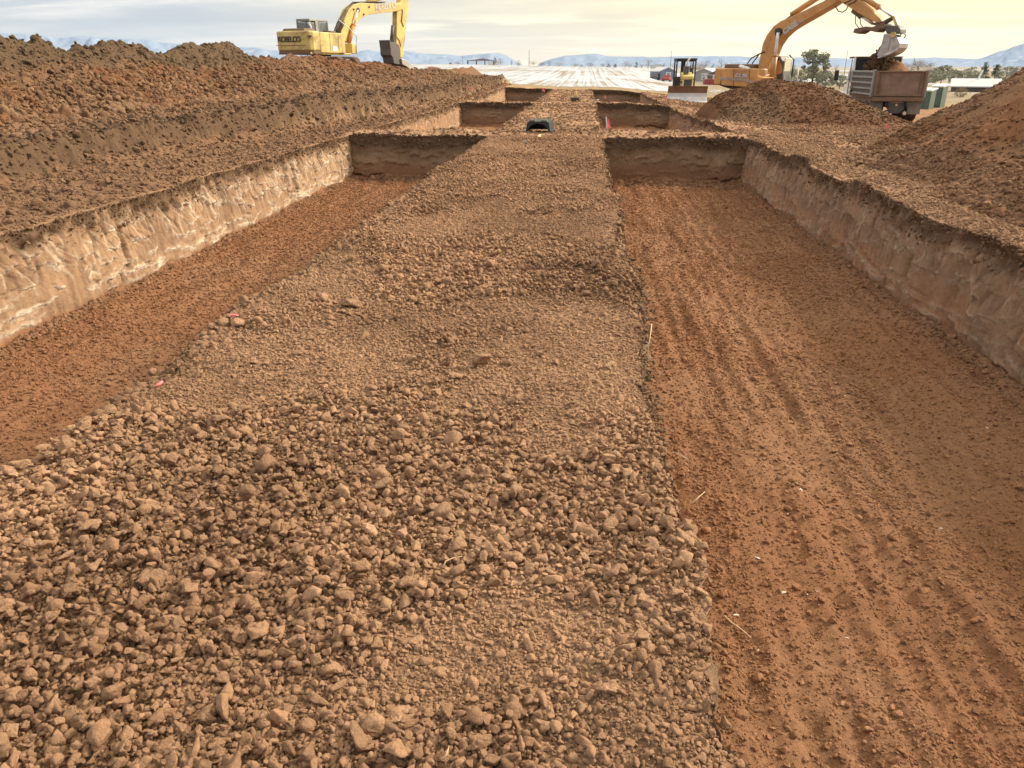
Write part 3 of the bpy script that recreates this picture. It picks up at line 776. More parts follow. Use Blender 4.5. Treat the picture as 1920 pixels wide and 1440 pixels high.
def clods_strip():
    def strip_pts(n, y0, y1, p):
        y = sample_y(n, y0, y1, p); x = RNG.uniform(XSL-0.03, XSR-0.005, n); return x, y
    def coarse(x, y): return S(fbm(x*0.85, y*0.8, o=3, seed=301)+0.3*fbm(x*2.6, y*2.6, o=2, seed=303)+0.30*(1-S(y, 2.0, 5.0)), -0.34, 0.22)
    def lay(x, y, s, up=0.0):
        z, _ = surf(x, y); z = z-0.07*np.exp(-np.maximum(x-XSL, 0)/0.16); z = z-0.05*np.exp(-np.maximum(XSR-x, 0)/0.10)
        return np.stack([x+wander_x(x, y), y, z+s*0.22+up], 1)
    P_, S_, C_ = [], [], []
    # fines
    x, y = strip_pts(150000, 0.9, 21.7, 1.15); s = power(len(x), 2.2, 0.0030+0.00065*y, 0.011+0.0007*y)
    P_.append(lay(x, y, s)); S_.append(s)
    # medium clods, nearly everywhere
    x, y = strip_pts(95000, 0.9, 21.7, 0.95); h = coarse(x, y); k = RNG.random(len(x)) < 0.55+0.45*h; x, y, h = x[k], y[k], h[k]
    s = power(len(x), 2.1, 0.0062+0.0006*y, 0.018+0.0005*y); P_.append(lay(x, y, s, RNG.random(len(x))*0.018*h)); S_.append(s)
    # coarse clods, heaped in bands across the strip
    x, y = strip_pts(38000, 0.9, 21.7, 0.95); h = coarse(x, y); k = RNG.random(len(x)) < 0.10+0.9*h**1.5; x, y, h = x[k], y[k], h[k]
    s = power(len(x), 2.5, 0.0115+0.0004*y, 0.043); P_.append(lay(x, y, s, RNG.random(len(x))**1.5*0.055*h)); S_.append(s)
    P_ = np.concatenate(P_); S_ = np.concatenate(S_); c = L(col_top(P_[:, 0], P_[:, 1]), np.broadcast_to(C_TAN*1.2, P_.shape), np.full(len(P_), 0.35))*1.12  # clods lightened like lit tops against the darkened ground
    scatter('clod_rubble', P_, S_, vary(c), 'loose tan clods covering the earth strip between the two trenches', 'clods')
    # rubble dragged over the left edge of the strip
    n = 2600; y = sample_y(n, 1.5, 21.5, 0.9); x = XSL+RNG.normal(0.05, 0.09, n); s = power(n, 1.4, 0.012+0.0008*y, 0.05+0.0006*y)
    z, _ = surf(x, y); z = z - np.maximum(XSL+0.05-x, 0)*0.6 - 0.03
    c = L(col_top(x, y), np.broadcast_to(C_TAN, (n, 3)), np.full(n, 0.4))
    scatter('edge_rubble', np.stack([x+wander_x(x, y), y, z], 1), s, vary(c), 'bigger clods crumbling along the left edge of the earth strip', 'clods')
def clods_floor():
    n = 130000
    y = sample_y(n, 1.2, 21.4, 1.0); x = RNG.uniform(XSR+0.08, XR-0.08, n)
    smin = 0.0032+0.00065*y; s = power(n, 2.5, smin, np.full(n, 0.030)+0.0005*y)
    den = S(fbm(x*2.2, y*0.6, o=3, seed=311), -0.2, 0.3); k = RNG.random(n) < 0.45+0.55*den; x, y, s = x[k], y[k], s[k]
    one = np.ones_like(x); z, _ = surf(x, y, one, one); z = z-base(x, y)*0.5-DEP
    c = col_floor(x, y)*1.42; c = L(c, np.broadcast_to(C_TAN, c.shape), (RNG.random(len(x)) < 0.12)*0.5)
    scatter('floor_crumbs', np.stack([x, y, z+s*0.15], 1), s, vary(c), 'red crumbs of soil on the floor of the right-hand trench', 'clods')
    n = 42000
    y = sample_y(n, 3.0, 21.4, 0.8); x = RNG.uniform(XL+0.1, XSL-0.2, n)
    s = power(n, 2.4, 0.006+0.0007*y, 0.030+0.0004*y)
    one = np.ones(n); z, _ = surf(x, y, one, one); z = z-base(x, y)*0.5-DEP
    scatter('floor_crumbs', np.stack([x, y, z+s*0.15], 1), s, vary(col_floor(x, y)*1.3), 'red crumbs of soil on the floor of the left-hand trench', 'clods')
    # clods fallen against the far wall of each near trench and the trenches beyond
    n = 1500; x = np.concatenate([RNG.uniform(XL+0.1, XSL-0.2, n//2), RNG.uniform(XSR+0.1, XR-0.1, n//2)]); y = 21.5-np.abs(RNG.normal(0, 0.5, n))
    s = power(n, 1.6, 0.03, 0.10); one = np.ones(n); z, _ = surf(x, y, one, one); z = z-base(x, y)*0.5-DEP
    scatter('fallen_clods', np.stack([x, y, z], 1), s, vary(L(col_floor(x, y), np.broadcast_to(C_BEN, (n, 3)), np.full(n, .5))), 'clods fallen at the foot of the far trench walls', 'clods')
def clods_sides():
    # left bench, bank and foot of the ridge
    n = 80000; y = sample_y(n, 5, 72, 1.0); x = XL-0.03-RNG.random(n)**1.0*6.0
    s = power(n, 1.8, 0.006+0.0007*y, 0.07+0.0008*y)
    d = bank_x(y)-x; up = S(d, -0.3, 0.8)
    k = RNG.random(n) < 0.55+0.45*up; x, y, s, up = x[k], y[k], s[k], up[k]
    s = s*(1+0.35*up)
    z, _ = surf(x, y); zp, _, _ = left_pile_z(x, y); z = np.maximum(z, zp)
    c = L(col_top(x, y), np.broadcast_to(C_TAN, (len(x), 3)), RNG.random(len(x))*0.6)
    scatter('bench_clods', np.stack([x, y, z+s*0.2], 1), s, vary(c), 'grey-brown clods on the bench between the left trench and the soil ridge', 'clods')
    n = 36000; y = sample_y(n, 11, 70, 1.0); t = RNG.random(n)**1.8
    xf = np.interp(y, cY, fX); xc = np.interp(y, cY, cX); x = xf+(xc-xf)*t*1.05
    s = power(n, 1.6, 0.008+0.0008*y, 0.19)*(1.1-0.65*t)
    z, tt, _ = left_pile_z(x, y)
    c = pile_col(x, y, z, 101, 0.45)*1.15; c = L(c, np.broadcast_to(np.array([0.14, 0.092, 0.056]), c.shape), S(tt, 0.6, 0.72)*(1-S(y, 32, 37))); c = L(c, np.array([0.36, 0.24, 0.155]), RNG.random(n)*0.6*(1-t)**2)
    scatter('ridge_clods', np.stack([x, y, z+s*0.15], 1), s, vary(c), 'clods and stones rolled down the left soil ridge', 'clods')
    # right rim and pile
    n = 34000; y = sample_y(n, 2.5, 24, 0.9); x = XR+0.02+RNG.random(n)*1.6
    s = power(n, 2.1, 0.005+0.0007*y, 0.035+0.0006*y); z, _ = surf(x, y); zp, _ = right_pile_z(x, y); z = np.maximum(z, zp)
    scatter('rim_clods', np.stack([x, y, z+s*0.15], 1), s, vary(L(col_top(x, y), np.broadcast_to(C_TAN*1.1, (n, 3)), np.full(n, .5))), 'small tan clods on the path between the right trench and the big pile', 'clods')
    n = 46000; y = sample_y(n, 3.5, 27, 0.8); x = 4.8+RNG.random(n)**1.3*6.5; z, d = right_pile_z(x, y)
    s = power(n, 1.9, 0.007+0.0008*y, 0.085)*np.clip(1.3-0.40*d, 0.35, 1.25)
    foot = np.clip(1.15-0.33*d, 0.22, 1); k = (d > -0.15) & (RNG.random(n) < foot); x, y, z, s, d = x[k], y[k], z[k], s[k], d[k]
    c = pile_col(x, y, z, 111, 0.5)*1.28
    scatter('pile_clods', np.stack([x, y, z+s*0.15], 1), s, vary(L(c, np.broadcast_to(C_TAN, c.shape), 0.5*(1-S(d, 0, 1.4)))), 'rounded clods rolled to the foot of the big right-hand pile', 'clods')
    n = 16000; x = RNG.uniform(5.6, 12, n); y = RNG.uniform(16, 28.5, n); z, _ = surf(x, y); zp, _ = right_pile_z(x, y); z = np.maximum(z, zp); s = power(n, 2.2, 0.018, 0.07)
    scatter('path_clods', np.stack([x, y, z+s*0.15], 1), s, vary(col_top(x, y)), 'small clods on the flat ground between the big pile and the low mound', 'clods')
    # beyond the first trenches
    n = 26000; y = sample_y(n, 21.7, 66, 1.3); x = RNG.uniform(-7, 13, n)
    intr = ((y > 23.5) & (y < 42.1)) | ((y > 43.6) & (y < 66.1)); inx = ((x > XL-.03) & (x < XSL)) | ((x > XSR) & (x < XR))
    k = ~(intr & inx); x, y = x[k], y[k]; s = power(len(x), 2.0, 0.012+0.0006*y, 0.07+0.0004*y)
    z, _ = surf(x, y)
    scatter('far_clods', np.stack([x, y, z+s*0.1], 1), s, vary(col_top(x, y)), 'clods on the earth bars and strip beyond the first trenches', 'clods')
    n = 7000; x = RNG.uniform(4.8, 12, n); y = RNG.uniform(27.8, 33, n); z, k_ = mound_z(x, y); s = power(n, 2.3, 0.02, 0.07)
    scatter('mound_clods', np.stack([x, y, z+s*0.1], 1), s, vary(pile_col(x, y, z, 121, 0.6)*0.8), 'clods on the low red mound in front of the machines', 'clods')  # clods darkened along with the backlit mound
def clods_rims():
    P_, S_, C_ = [], [], []
    for xw, nrm, n in ((XL, 1, 3200), (XR, -1, 3200), (XSR, 1, 1500)):
        y = sample_y(n, 3.5, 60, 1.1); u = RNG.random(n)**2.6*0.34; x = xw + nrm*(0.02+0.05*u+RNG.normal(0, 0.02, n)) + 0.07*fbm(y*0.8, y*0, o=2)*0
        y = np.where(((y > 21.5) & (y < 23.6)) | ((y > 41.9) & (y < 43.7)), y-3, y)
        z, _ = surf(np.full(n, xw-nrm*0.1), y); s = power(n, 2.1, 0.006+0.0005*y, 0.035)
        P_.append(np.stack([x+wander_x(x, y), y, z-u], 1)); S_.append(s); C_.append(L(np.broadcast_to(C_TOP*1.6, (n, 3)), np.broadcast_to(C_TAN, (n, 3)), RNG.random(n)*0.7))
    for yw in (21.6, 42.0, 66.0):
        n = 500; x = np.concatenate([RNG.uniform(XL+.1, XSL-.15, n//2), RNG.uniform(XSR+.1, XR-.1, n//2)]); u = RNG.random(n)**2.4*0.30; y = yw-0.02-0.03*u+0*x
        z, _ = surf(x, np.full(n, yw+0.3)); P_.append(np.stack([x, y, z-u], 1)); S_.append(power(n, 1.9, 0.015+0.0006*yw, 0.06)); C_.append(np.broadcast_to(C_TOP*1.4, (n, 3)))
    # slumped crumbs along the feet of the side walls
    for xw, nrm in ((XL+0.1, 1), (XR-0.1, -1)):
        n = 3500; y = sample_y(n, 4, 21.4, 0.8); x = xw+nrm*np.abs(RNG.normal(0, 0.11, n)); one = np.ones(n); z, _ = surf(x, y, one, one)
        P_.append(np.stack([x, y, z-DEP-base(x, y)*.5], 1)); S_.append(power(n, 1.9, 0.010+0.0006*y, 0.055)); C_.append(L(col_floor(x, y), np.broadcast_to(C_TAN, (n, 3)), np.full(n, .5)))
    n = 2400; y = sample_y(n, 1.3, 21.4, 0.9); x = XSR+0.04+np.abs(RNG.normal(0, 0.13, n)); one = np.ones(n); z, _ = surf(x, y, one, one); s = power(n, 1.9, 0.007+0.0006*y, 0.045)
    P_.append(np.stack([x+wander_x(x, y), y, z-DEP-base(x, y)*.5+s*.2], 1)); S_.append(s); C_.append(L(col_floor(x, y), np.broadcast_to(C_TAN, (n, 3)), RNG.random(n)))
    n = 500; y = sample_y(n, 1.3, 21.4, 0.9); u = RNG.random(n)**0.8*0.9; s = power(n, 2.0, 0.007+0.0006*y, 0.035); x = np.full(n, XSR)+0.03
    P_.append(np.stack([x+wander_x(x, y)+0.03*u, y, -u], 1)); S_.append(s); C_.append(np.broadcast_to(C_TAN, (n, 3)))
    scatter('rim_crumbs', np.concatenate(P_), np.concatenate(S_), vary(np.concatenate(C_)), 'dark topsoil crumbs clinging to the trench rims and heaped at the wall feet', 'clods')
clods_strip(); clods_floor(); clods_sides(); clods_rims()

# ------------------------------------------------------------------ machines
def textmesh(s, size, mat, name, parent, origin, right, up, extrude=0.012, bold=0.0, spacing=1.0):
    cu = bpy.data.curves.new('lettering', 'FONT'); cu.body = s; cu.size = size; cu.extrude = extrude; cu.offset = bold; cu.space_character = spacing
    tmp = bpy.data.objects.new('tmp', cu); me = bpy.data.meshes.new_from_object(tmp); bpy.data.objects.remove(tmp); bpy.data.curves.remove(cu)
    r = Vector(right).normalized(); u = Vector(up).normalized(); n = r.cross(u)
    M = Matrix(((r.x, u.x, n.x, origin[0]), (r.y, u.y, n.y, origin[1]), (r.z, u.z, n.z, origin[2]), (0, 0, 0, 1)))
    me.transform(M); me.materials.clear(); me.materials.append(mat)
    o = bpy.data.objects.new(name, me); COL.objects.link(o); o.parent = parent; return o

class Plane:
    """local vertical plane of a machine: converts sighted bearings into metres forward / up in the machine's frame"""
    def __init__(s, loc, rz): s.o = np.array(loc, float); s.h = np.array([math.cos(rz), math.sin(rz), 0]); s.l = np.array([-math.sin(rz), math.cos(rz), 0])
    def __call__(s, pts, y=0.0):
        out = []
        for px, py in pts:
            v = ray(px, py); q = np.array([0, 0, CAMH]) - s.o
            t = (y - q @ s.l)/(v @ s.l); p = q+v*t; out.append((float(p @ s.h), float(p[2])))
        return out
def p3(q, y): return [(a, y, b) for a, b in q]
def hcyl(name, a, b, f, r1, r2, m1, parent, m2=None):
    """hydraulic cylinder: barrel from a, rod to b"""
    a, b = Vector(a), Vector(b); m = a.lerp(b, f)
    t = MB().tube([a, m], r1, 12); t.disc(m, b-a, r1*1.15, 0.08, 12)
    o = t.build(name, m1, parent, True)
    MB().tube([m, b], r2, 10).build('rod', m2 or M_CHROME, o, True); return o
def track(name, parent, y, length, height, width, zc=None, mat=None, xc=0.0):
    r = height/2; n = 14; pts = []
    for i in range(n+1):
        a = -math.pi/2+math.pi*i/n; pts.append((length/2-r+r*math.cos(a), r+r*math.sin(a)))
    for i in range(n+1):
        a = math.pi/2+math.pi*i/n; pts.append((-length/2+r+r*math.cos(a), r+r*math.sin(a)))
    ins = [(x*0.93, (z-r)*0.80+r) for x, z in pts]
    m = MB()
    k = len(pts)
    vs = [(x+xc, y-width/2, z) for x, z in pts]+[(x+xc, y+width/2, z) for x, z in pts]+[(x+xc, y-width/2, z) for x, z in ins]+[(x+xc, y+width/2, z) for x, z in ins]
    fs = []
    for i in range(k):
        j = (i+1) % k
        fs += [(i, j, k+j, k+i), (2*k+i, 3*k+i, 3*k+j, 2*k+j), (i, 2*k+i, 2*k+j, j), (k+i, k+j, 3*k+j, 3*k+i)]
    m.add(vs, fs)
    per = [Vector((x, 0, z)) for x, z in pts]; L_ = 0
    for i in range(k):     # grousers
        a, b = per[i], per[(i+1) % k]; d = b-a; q = max(1, int(d.length/0.17))
        for s_ in range(q):
            c = a+d*((s_+0.5)/q); ang = math.atan2(d.z, d.x)
            m.box((c.x+xc+0.02*math.sin(ang), y, c.z-0.02*math.cos(ang)), (0.05, width, 0.07), Matrix.Rotation(-ang, 3, 'Y'))
    o = m.build(name, mat or M_MUD, parent)
    w = MB(); w.box((xc, y, r), (length-2.2*r, width*0.5, r*1.1))
    for sx in (-1, 1): w.disc((xc+sx*(length/2-r), y, r), (0, 1, 0), r*0.78, width*0.55, 18)
    for i in range(6): w.disc((xc-length/2+r+(i+.5)*(length-2*r)/6, y, r*0.38), (0, 1, 0), r*0.26, width*0.6, 12)
    w.build('idler_and_rollers', M_DGR, o); return o

def excavator_yellow():
    loc = (-16.9, 52.0, 1.42); rz = math.radians(70)
    P = Plane(loc, rz)
    R = empty('excavator', loc, rz, 'dull yellow crawler excavator standing on the left soil ridge, arm hanging straight down', 'excavator')
    # upper structure
    m = MB().box((-0.45, -0.82, 1.70), (2.5, 1.06, 1.16)); m.box((-0.45, 0.35, 1.35), (2.5, 1.9, 0.45)); m.box((-0.5, 0, 1.08), (4.1, 2.5, 0.12))
    m.build('body', M_YEL, R, bevel=0.04)
    for x in (-0.75, 0.1): MB().box((x, -1.355, 1.72), (0.03, 0.012, 1.02)).build('door_seam', M_DGR, R)
    MB().box((-0.32, -1.36, 1.38), (0.42, 0.02, 0.26)).build('reflective_plate', M_WHITE, R)
    cw = []
    for i in range(13):
        a = math.pi/2+math.pi*i/12; cw.append((-1.72+1.05*math.cos(a)*1.0 if False else -1.75-0.95*abs(math.cos(a))**0.55*(1 if math.cos(a) < 0 else 0), 1.36*math.sin(a) if abs(math.sin(a)) < 0.98 else 1.36*math.copysign(1, math.sin(a))))
    cw = [(-1.70, 1.36), (-2.35, 1.36), (-2.60, 1.22), (-2.72, 0.9), (-2.78, 0.4), (-2.78, -0.4), (-2.72, -0.9), (-2.60, -1.22), (-2.35, -1.36), (-1.70, -1.36)]
    c = MB().prism(cw, 1.22, 2.32, 'z').build('counterweight', M_YEL, R, bevel=0.08)
    low = [(x*0.985, y*0.97) for x, y in cw]
    MB().prism(low, 1.04, 1.22, 'z').build('lower_lip', M_MUD, c, bevel=0.03)
    MB().box((-2.79, 0, 1.52), (0.02, 2.3, 0.03)).build('crease', M_MUD, c)
    MB().box((-2.52, -1.22, 2.02), (0.5, 0.22, 0.10), Matrix.Rotation(0.7, 3, 'Z')).build('lifting_recess', M_MUD, c)
    textmesh('KOBELCO', 0.42, M_LETTER, 'lettering', c, (-2.80, 0.98, 1.72), (0, -1, 0), (0, 0, 1), bold=0.012, spacing=0.86)
    MB().box((-1.75, 0.15, 2.40), (1.15, 1.75, 0.16), taper=0.88).build('engine_hood', M_MUD, R, bevel=0.04)
    MB().tube([(-1.35, -0.45, 2.3), (-1.36, -0.45, 2.62), (-1.52, -0.45, 2.80)], 0.055, 8).build('exhaust_pipe', M_WHITE, R, True)
    # cab on the left front
    cab = empty('cab', (0, 0, 0)); cab.parent = R
    x0, x1, y0, y1, z0, z1 = -0.35, 1.45, 0.42, 1.42, 1.55, 3.05
    f = MB()
    for (x, y) in ((x0, y0), (x0, y1), (x1, y0), (x1, y1), (0.55, y0), (0.55, y1)): f.tube([(x, y, z0), (x*0.97+0.02, y, z1-.05)], 0.055, 6)
    f.box(((x0+x1)/2, (y0+y1)/2, 1.42), (1.9, 1.02, 0.50)); f.box(((x0+x1)/2, (y0+y1)/2, z1), (1.86, 1.06, 0.13))
    f.box((x0, (y0+y1)/2, 1.78), (0.06, 1.0, 0.3)); f.box((0.35, y0, 2.2), (0.30, 0.05, 1.6))
    f.build('cab_frame', M_GREY, cab, bevel=0.03)
    g = MB().box((x0+0.01, (y0+y1)/2, 2.45), (0.02, 0.9, 1.0)); g.box((1.0, y0, 2.3), (0.8, 0.02, 1.2)); g.box((-0.08, y0, 2.3), (0.4, 0.02, 1.2)); g.box((x1, (y0+y1)/2, 2.3), (0.02, 0.92, 1.3)); g.box((0.55, y1, 2.35), (1.7, 0.02, 1.1))
    g.build('cab_glass', M_GLASS, cab)
    MB().box((0.25, 0.92, 1.95), (0.18, 0.5, 0.75)).box((0.5, 0.92, 1.68), (0.5, 0.5, 0.16)).build('operator_seat', M_BLK, cab, bevel=0.05)
    MB().box((1.95, -0.85, 1.38), (0.6, 0.75, 0.55)).prism([(1.66, 1.1), (2.1, 1.1), (2.25, 1.35), (2.15, 1.62), (1.9, 1.74), (1.66, 1.74)], -1.22, -0.5).build('toolbox', M_YEL2, R, bevel=0.05)
    rail = p3(P([(636, 38), (654, 52), (668, 68), (668.5, 100)], -1.25), -1.25); MB().tube(rail, 0.028, 6).build('handrail', M_WHITE, R, True)
    # boom, traced in the machine's centre plane
    bo = P([(644, 80), (633, 68), (634, 58), (640, 36), (648, 18), (657, 9), (670, 5), (690, 6.5), (725, 9), (736, 6), (747, 5), (749, 12), (747, 19), (738, 21.5), (705, 25), (684, 28), (672, 34), (664, 42), (655, 54), (649, 68), (648, 80)])
    boom = MB().prism(bo, -0.27, 0.27).build('boom', M_YEL2, R, bevel=0.03)
    a, b = P([(704, 20.5), (731, 16.5)], -0.28); sz = (b[0]-a[0])/2.9
    textmesh('KOBELCO', sz, M_LETTERG, 'lettering', boom, (a[0], -0.285, a[1]), (b[0]-a[0], 0, b[1]-a[1]), (-(b[1]-a[1]), 0, b[0]-a[0]), bold=0.01, spacing=0.85)
    for q in ((671, 19), (663, 17.5), (692, 13), (682, 27)):
        (x, z), = P([q], -0.28); MB().disc((x, -0.28, z), (0, 1, 0), 0.16 if q[0] == 671 else 0.06, 0.10, 12).build('pin', M_BLK, boom)
    for k in range(3):
        h = p3(P([(631-k, 66), (633-k, 52), (639-k*.8, 33), (648-k*.6, 15+k), (660, 6-k), (690, 5.5-k), (722, 6-k)], -0.1*k), -0.1*k-0.05)
        MB().tube(h, 0.03, 6).build('hose', M_BLK, boom, True)
    for s_ in (-0.42, 0.42):
        q = P([(654, 83), (671, 19)], s_); hcyl('boom_cylinder', (q[0][0], s_, q[0][1]), (q[1][0], s_, q[1][1]), 0.56, 0.12, 0.06, M_ORG2, R)
    q = P([(688, 3.5), (752, -12)]); hcyl('arm_cylinder', (q[0][0], 0, q[0][1]), (q[1][0], 0, q[1][1]), 0.6, 0.12, 0.06, M_YEL2, R)
    for k in range(5):
        h = p3(P([(629-k*1.5, 68), (631-k, 60-k), (636-k, 50-2*k), (639-k, 42-k)], 0.05*k), 0.12*k-0.3); MB().tube(h, 0.035, 6).build('hose', M_BLK, R, True)
    MB().box((0.9, -0.1, 2.35), (0.7, 0.5, 0.2)).box((0.5, -0.5, 2.34), (0.5, 0.4, 0.12)).build('valve_block', M_MUD, R, bevel=0.03)
    # arm
    st = P([(740, 24), (739.5, 60), (739, 80), (741.5, 95), (744, 106), (751, 108), (754, 100), (752, 92), (755, 60), (758.5, 36), (761.5, 16), (762, 2), (758, -10), (750, -12), (747, 2), (745, 12)])
    arm = MB().prism(st, -0.2, 0.2).build('arm', M_YEL2, R, bevel=0.03)
    q = P([(758, 50), (751, 100)], -0.1); hcyl('bucket_cylinder', (q[0][0]+0.25, 0, q[0][1]), (q[1][0]+0.25, 0, q[1][1]), 0.72, 0.11, 0.06, M_ORG2, R)
    h = p3(P([(749, 8), (755, 20), (753, 40), (757, 50)], -0.24), -0.24); MB().tube(h, 0.03, 6).build('hose', M_BLK, arm, True)
    h = p3(P([(739, 55), (741, 66), (749, 76), (752, 88)], -0.23), -0.23); MB().tube(h, 0.022, 6).build('hose', M_BLK, arm, True)
    q = P([(736.5, 48), (733.5, 80)]); hcyl('thumb_cylinder', (q[0][0], 0, q[0][1]), (q[1][0], 0, q[1][1]), 0.9, 0.12, 0.08, M_DGR, R, M_DGR)
    th = P([(720.5, 77), (719.7, 75), (724, 79), (729, 79.5), (729.5, 75), (732, 80), (738, 84), (741, 92), (742, 110), (744, 118), (738, 121), (729, 119), (727, 108), (723, 103), (722.5, 92)])
    MB().prism(th, -0.45, 0.45).build('thumb', M_DGR, R, bevel=0.03)
    bk = P([(740, 110), (748, 112), (757, 119), (763, 126), (765, 136), (758, 132), (750, 125), (742, 121)])
    MB().prism(bk, -0.6, 0.6).build('bucket', M_STEEL, R, bevel=0.03)
    lk = P([(742, 103), (753, 101), (753, 104), (748, 113), (744, 113)]); MB().prism(lk, -0.12, 0.12).build('bucket_link', M_YEL2, R, bevel=0.02)
    # undercarriage slewed across
    U = empty('undercarriage', (0, 0, 0), math.radians(-12)-rz); U.parent = R
    MB().box((0, 0, 0.62), (1.8, 1.9, 0.5)).disc((0, 0, 0.95), (0, 0, 1), 0.62, 0.25).build('car_body', M_BLK, U, bevel=0.03)
    for s_ in (-1.0, 1.0): track('track', U, s_, 4.2, 0.88, 0.6)
    return R
excavator_yellow()

def excavator_orange():
    loc = (9.25, 46.2, -0.76); rz = math.atan2(-5.6, 5.4)
    P = Plane(loc, rz)
    R = empty('excavator', loc, rz, 'orange crawler excavator on the right, raised boom emptying its bucket into the truck', 'excavator')
    b1 = P([(1350, 128), (1376, 128)], -1.5); x_l = b1[0][0]
    top = P([(1350, 128)], -1.5)[0][1]; bot = P([(1350, 158)], -1.5)[0][1]
    xf = P([(1420, 130)], -1.5)[0][0]; x2 = P([(1432, 146)], -1.5)[0][0]
    poly = P([(1352, 128), (1420, 129), (1420, 142.5), (1433, 146), (1424, 158), (1410, 164), (1352, 160)], -1.5)
    MB().prism(poly, -1.5, -0.55).build('body', M_ORG, R, bevel=0.04)
    MB().box(((x_l+xf)/2+0.2, 0.5, (top+bot)/2-0.1), (xf-x_l-0.5, 2.0, top-bot-0.35)).build('engine_house', M_ORG, R, bevel=0.06)
    ccw = [(x_l+0.1, 1.5), (x_l-0.40, 1.45), (x_l-0.62, 1.0), (x_l-0.72, 0), (x_l-0.62, -1.0), (x_l-0.40, -1.40), (x_l+0.1, -1.49)]
    c = MB().prism(ccw, bot-0.02, top, 'z').build('counterweight', M_ORG, R, bevel=0.07)
    und = P([(1345, 158), (1352, 160), (1410, 164), (1420, 168), (1378, 169), (1356, 163)], -1.3)
    MB().prism(und, -1.3, 1.3).build('belly_pan', M_BLK, R, bevel=0.02)
    stripe = P([(1350, 144.5), (1375, 146), (1400, 148.5), (1418, 155), (1428, 158), (1415, 157.5), (1396, 152), (1372, 150.5), (1350, 150)], -1.515)
    MB().prism(stripe, -1.515, -1.49).build('grey_stripe', plain('stripe grey', (0.33, 0.27, 0.24), 0.6), R)
    for px in (1376, 1405): q = P([(px, 130), (px-1, 162)], -1.51); MB().tube(p3(q, -1.51), 0.012, 4).build('door_seam', M_BLK, R)
    a, b = P([(1379, 144), (1404, 145.5)], -1.52); textmesh('CX 290', (b[0]-a[0])/3.6, M_LETTERG, 'lettering', R, (a[0], -1.525, a[1]), (b[0]-a[0], 0, b[1]-a[1]), (-(b[1]-a[1]), 0, b[0]-a[0]), bold=0.014)
    a, b = P([(1376, 150.5), (1394, 152.2)], -1.52); textmesh('CASE', (b[0]-a[0])/2.9, M_LETTERG, 'lettering', R, (a[0], -1.53, a[1]), (b[0]-a[0], 0, b[1]-a[1]), (-(b[1]-a[1]), 0, b[0]-a[0]))
    MB().box(((x_l+xf)/2-0.6, 0.1, top+0.10), (1.9, 1.5, 0.22)).build('engine_hood', M_MUD, R, bevel=0.05)
    rl = p3(P([(1387, 124), (1405, 129.5)], -1.0), -1.0); MB().tube(rl, 0.09, 6).build('toolbox_lid', M_WHITE, R)
    for e in (1401, 1410):
        h = p3(P([(e, 128), (e+1, 118), (e+8, 109), (1424, 101), (1434, 97)], -0.35), -0.35); MB().tube(h, 0.035, 6).build('hose', M_BLK, R, True)
    # cab on the far side
    cab = empty('cab', (0, 0, 0)); cab.parent = R
    side = P([(1425, 156), (1421.5, 128), (1429, 106), (1462, 105), (1467, 116), (1468, 156)], 0.45)
    inner = P([(1446, 139), (1446, 114), (1461, 113.5), (1465, 121), (1465.5, 136), (1462, 139)], 0.43)
    rearw = P([(1423.5, 146), (1423, 128), (1428, 113), (1432, 113), (1430, 146)], 0.43)
    MB().prism(side, 0.45, 1.30).build('cab_shell', M_DGR, cab, bevel=0.06)
    M_BOOMREFL = plain('side glass with painted boom reflection', (0.60, 0.30, 0.11), 0.2, var=0.06)  # orange reflection of the boom painted into the pane colour
    MB().prism(inner, 0.425, 0.46).build('side_window', M_BOOMREFL, cab); MB().prism(rearw, 0.425, 0.46).build('rear_quarter_window', M_BOOMREFL, cab)
    xs = side[4][0]; zt = side[3][1]; zb = side[5][1]
    MB().box((xs+0.06, 0.90, (zt+zb)/2+0.08), (0.05, 0.66, zt-zb-0.35)).build('windscreen', M_CREAM, cab, bevel=0.02)
    MB().tube([(xs+0.1, 1.32, zb), (xs+0.12, 1.34, zt-0.2), (xs-0.2, 1.34, zt+0.05)], 0.04, 6).build('handrail', M_BLK, cab, True)
    MB().tube([(xs+0.35, 1.5, zb), (xs+0.35, 1.5, zt-0.6)], 0.03, 6).build('mirror_bar', M_WHITE, cab, True)
    # boom
    bo = P([(1441, 154), (1430, 146), (1427, 131), (1430, 113), (1434, 95), (1437, 81), (1444, 66), (1457, 49), (1470, 40), (1500, 27), (1530, 13), (1552, 2), (1564, -7), (1576, -8), (1576, 4), (1566, 11), (1540, 26), (1510, 43), (1487, 57), (1473, 70), (1463, 84), (1457, 98), (1449, 118), (1444, 140)])
    boom = MB().prism(bo, -0.33, 0.33).build('boom', M_ORG, R, bevel=0.04)
    bk = P([(1470, 64), (1500, 42.5)], -0.34); a, b = bk
    plate = P([(1469, 62), (1499, 40), (1514, 35), (1500, 44), (1471, 66)], -0.335); MB().prism(plate, -0.345, -0.325).build('grey_flash', plain('flash grey', (0.30, 0.27, 0.26), 0.6), boom)
    textmesh('CASE', math.hypot(b[0]-a[0], b[1]-a[1])/2.75, M_LETTERG, 'lettering', boom, (a[0]+0.02, -0.36, a[1]-0.02), (b[0]-a[0], 0, b[1]-a[1]), (-(b[1]-a[1]), 0, b[0]-a[0]), bold=0.02)
    (x, z), = P([(1460, 60)], -0.36); MB().disc((x, -0.36, z), (0, 1, 0), 0.2, 0.14, 14).build('pin', M_BLK, boom)
    for q in ((1453, 61), (1444, 73), (1480, 40), (1510, 30), (1522, 19), (1437, 90)):
        (x, z), = P([q], -0.34); MB().disc((x, -0.34, z), (0, 1, 0), 0.05, 0.06, 8).build('bracket', M_ORG2, boom)
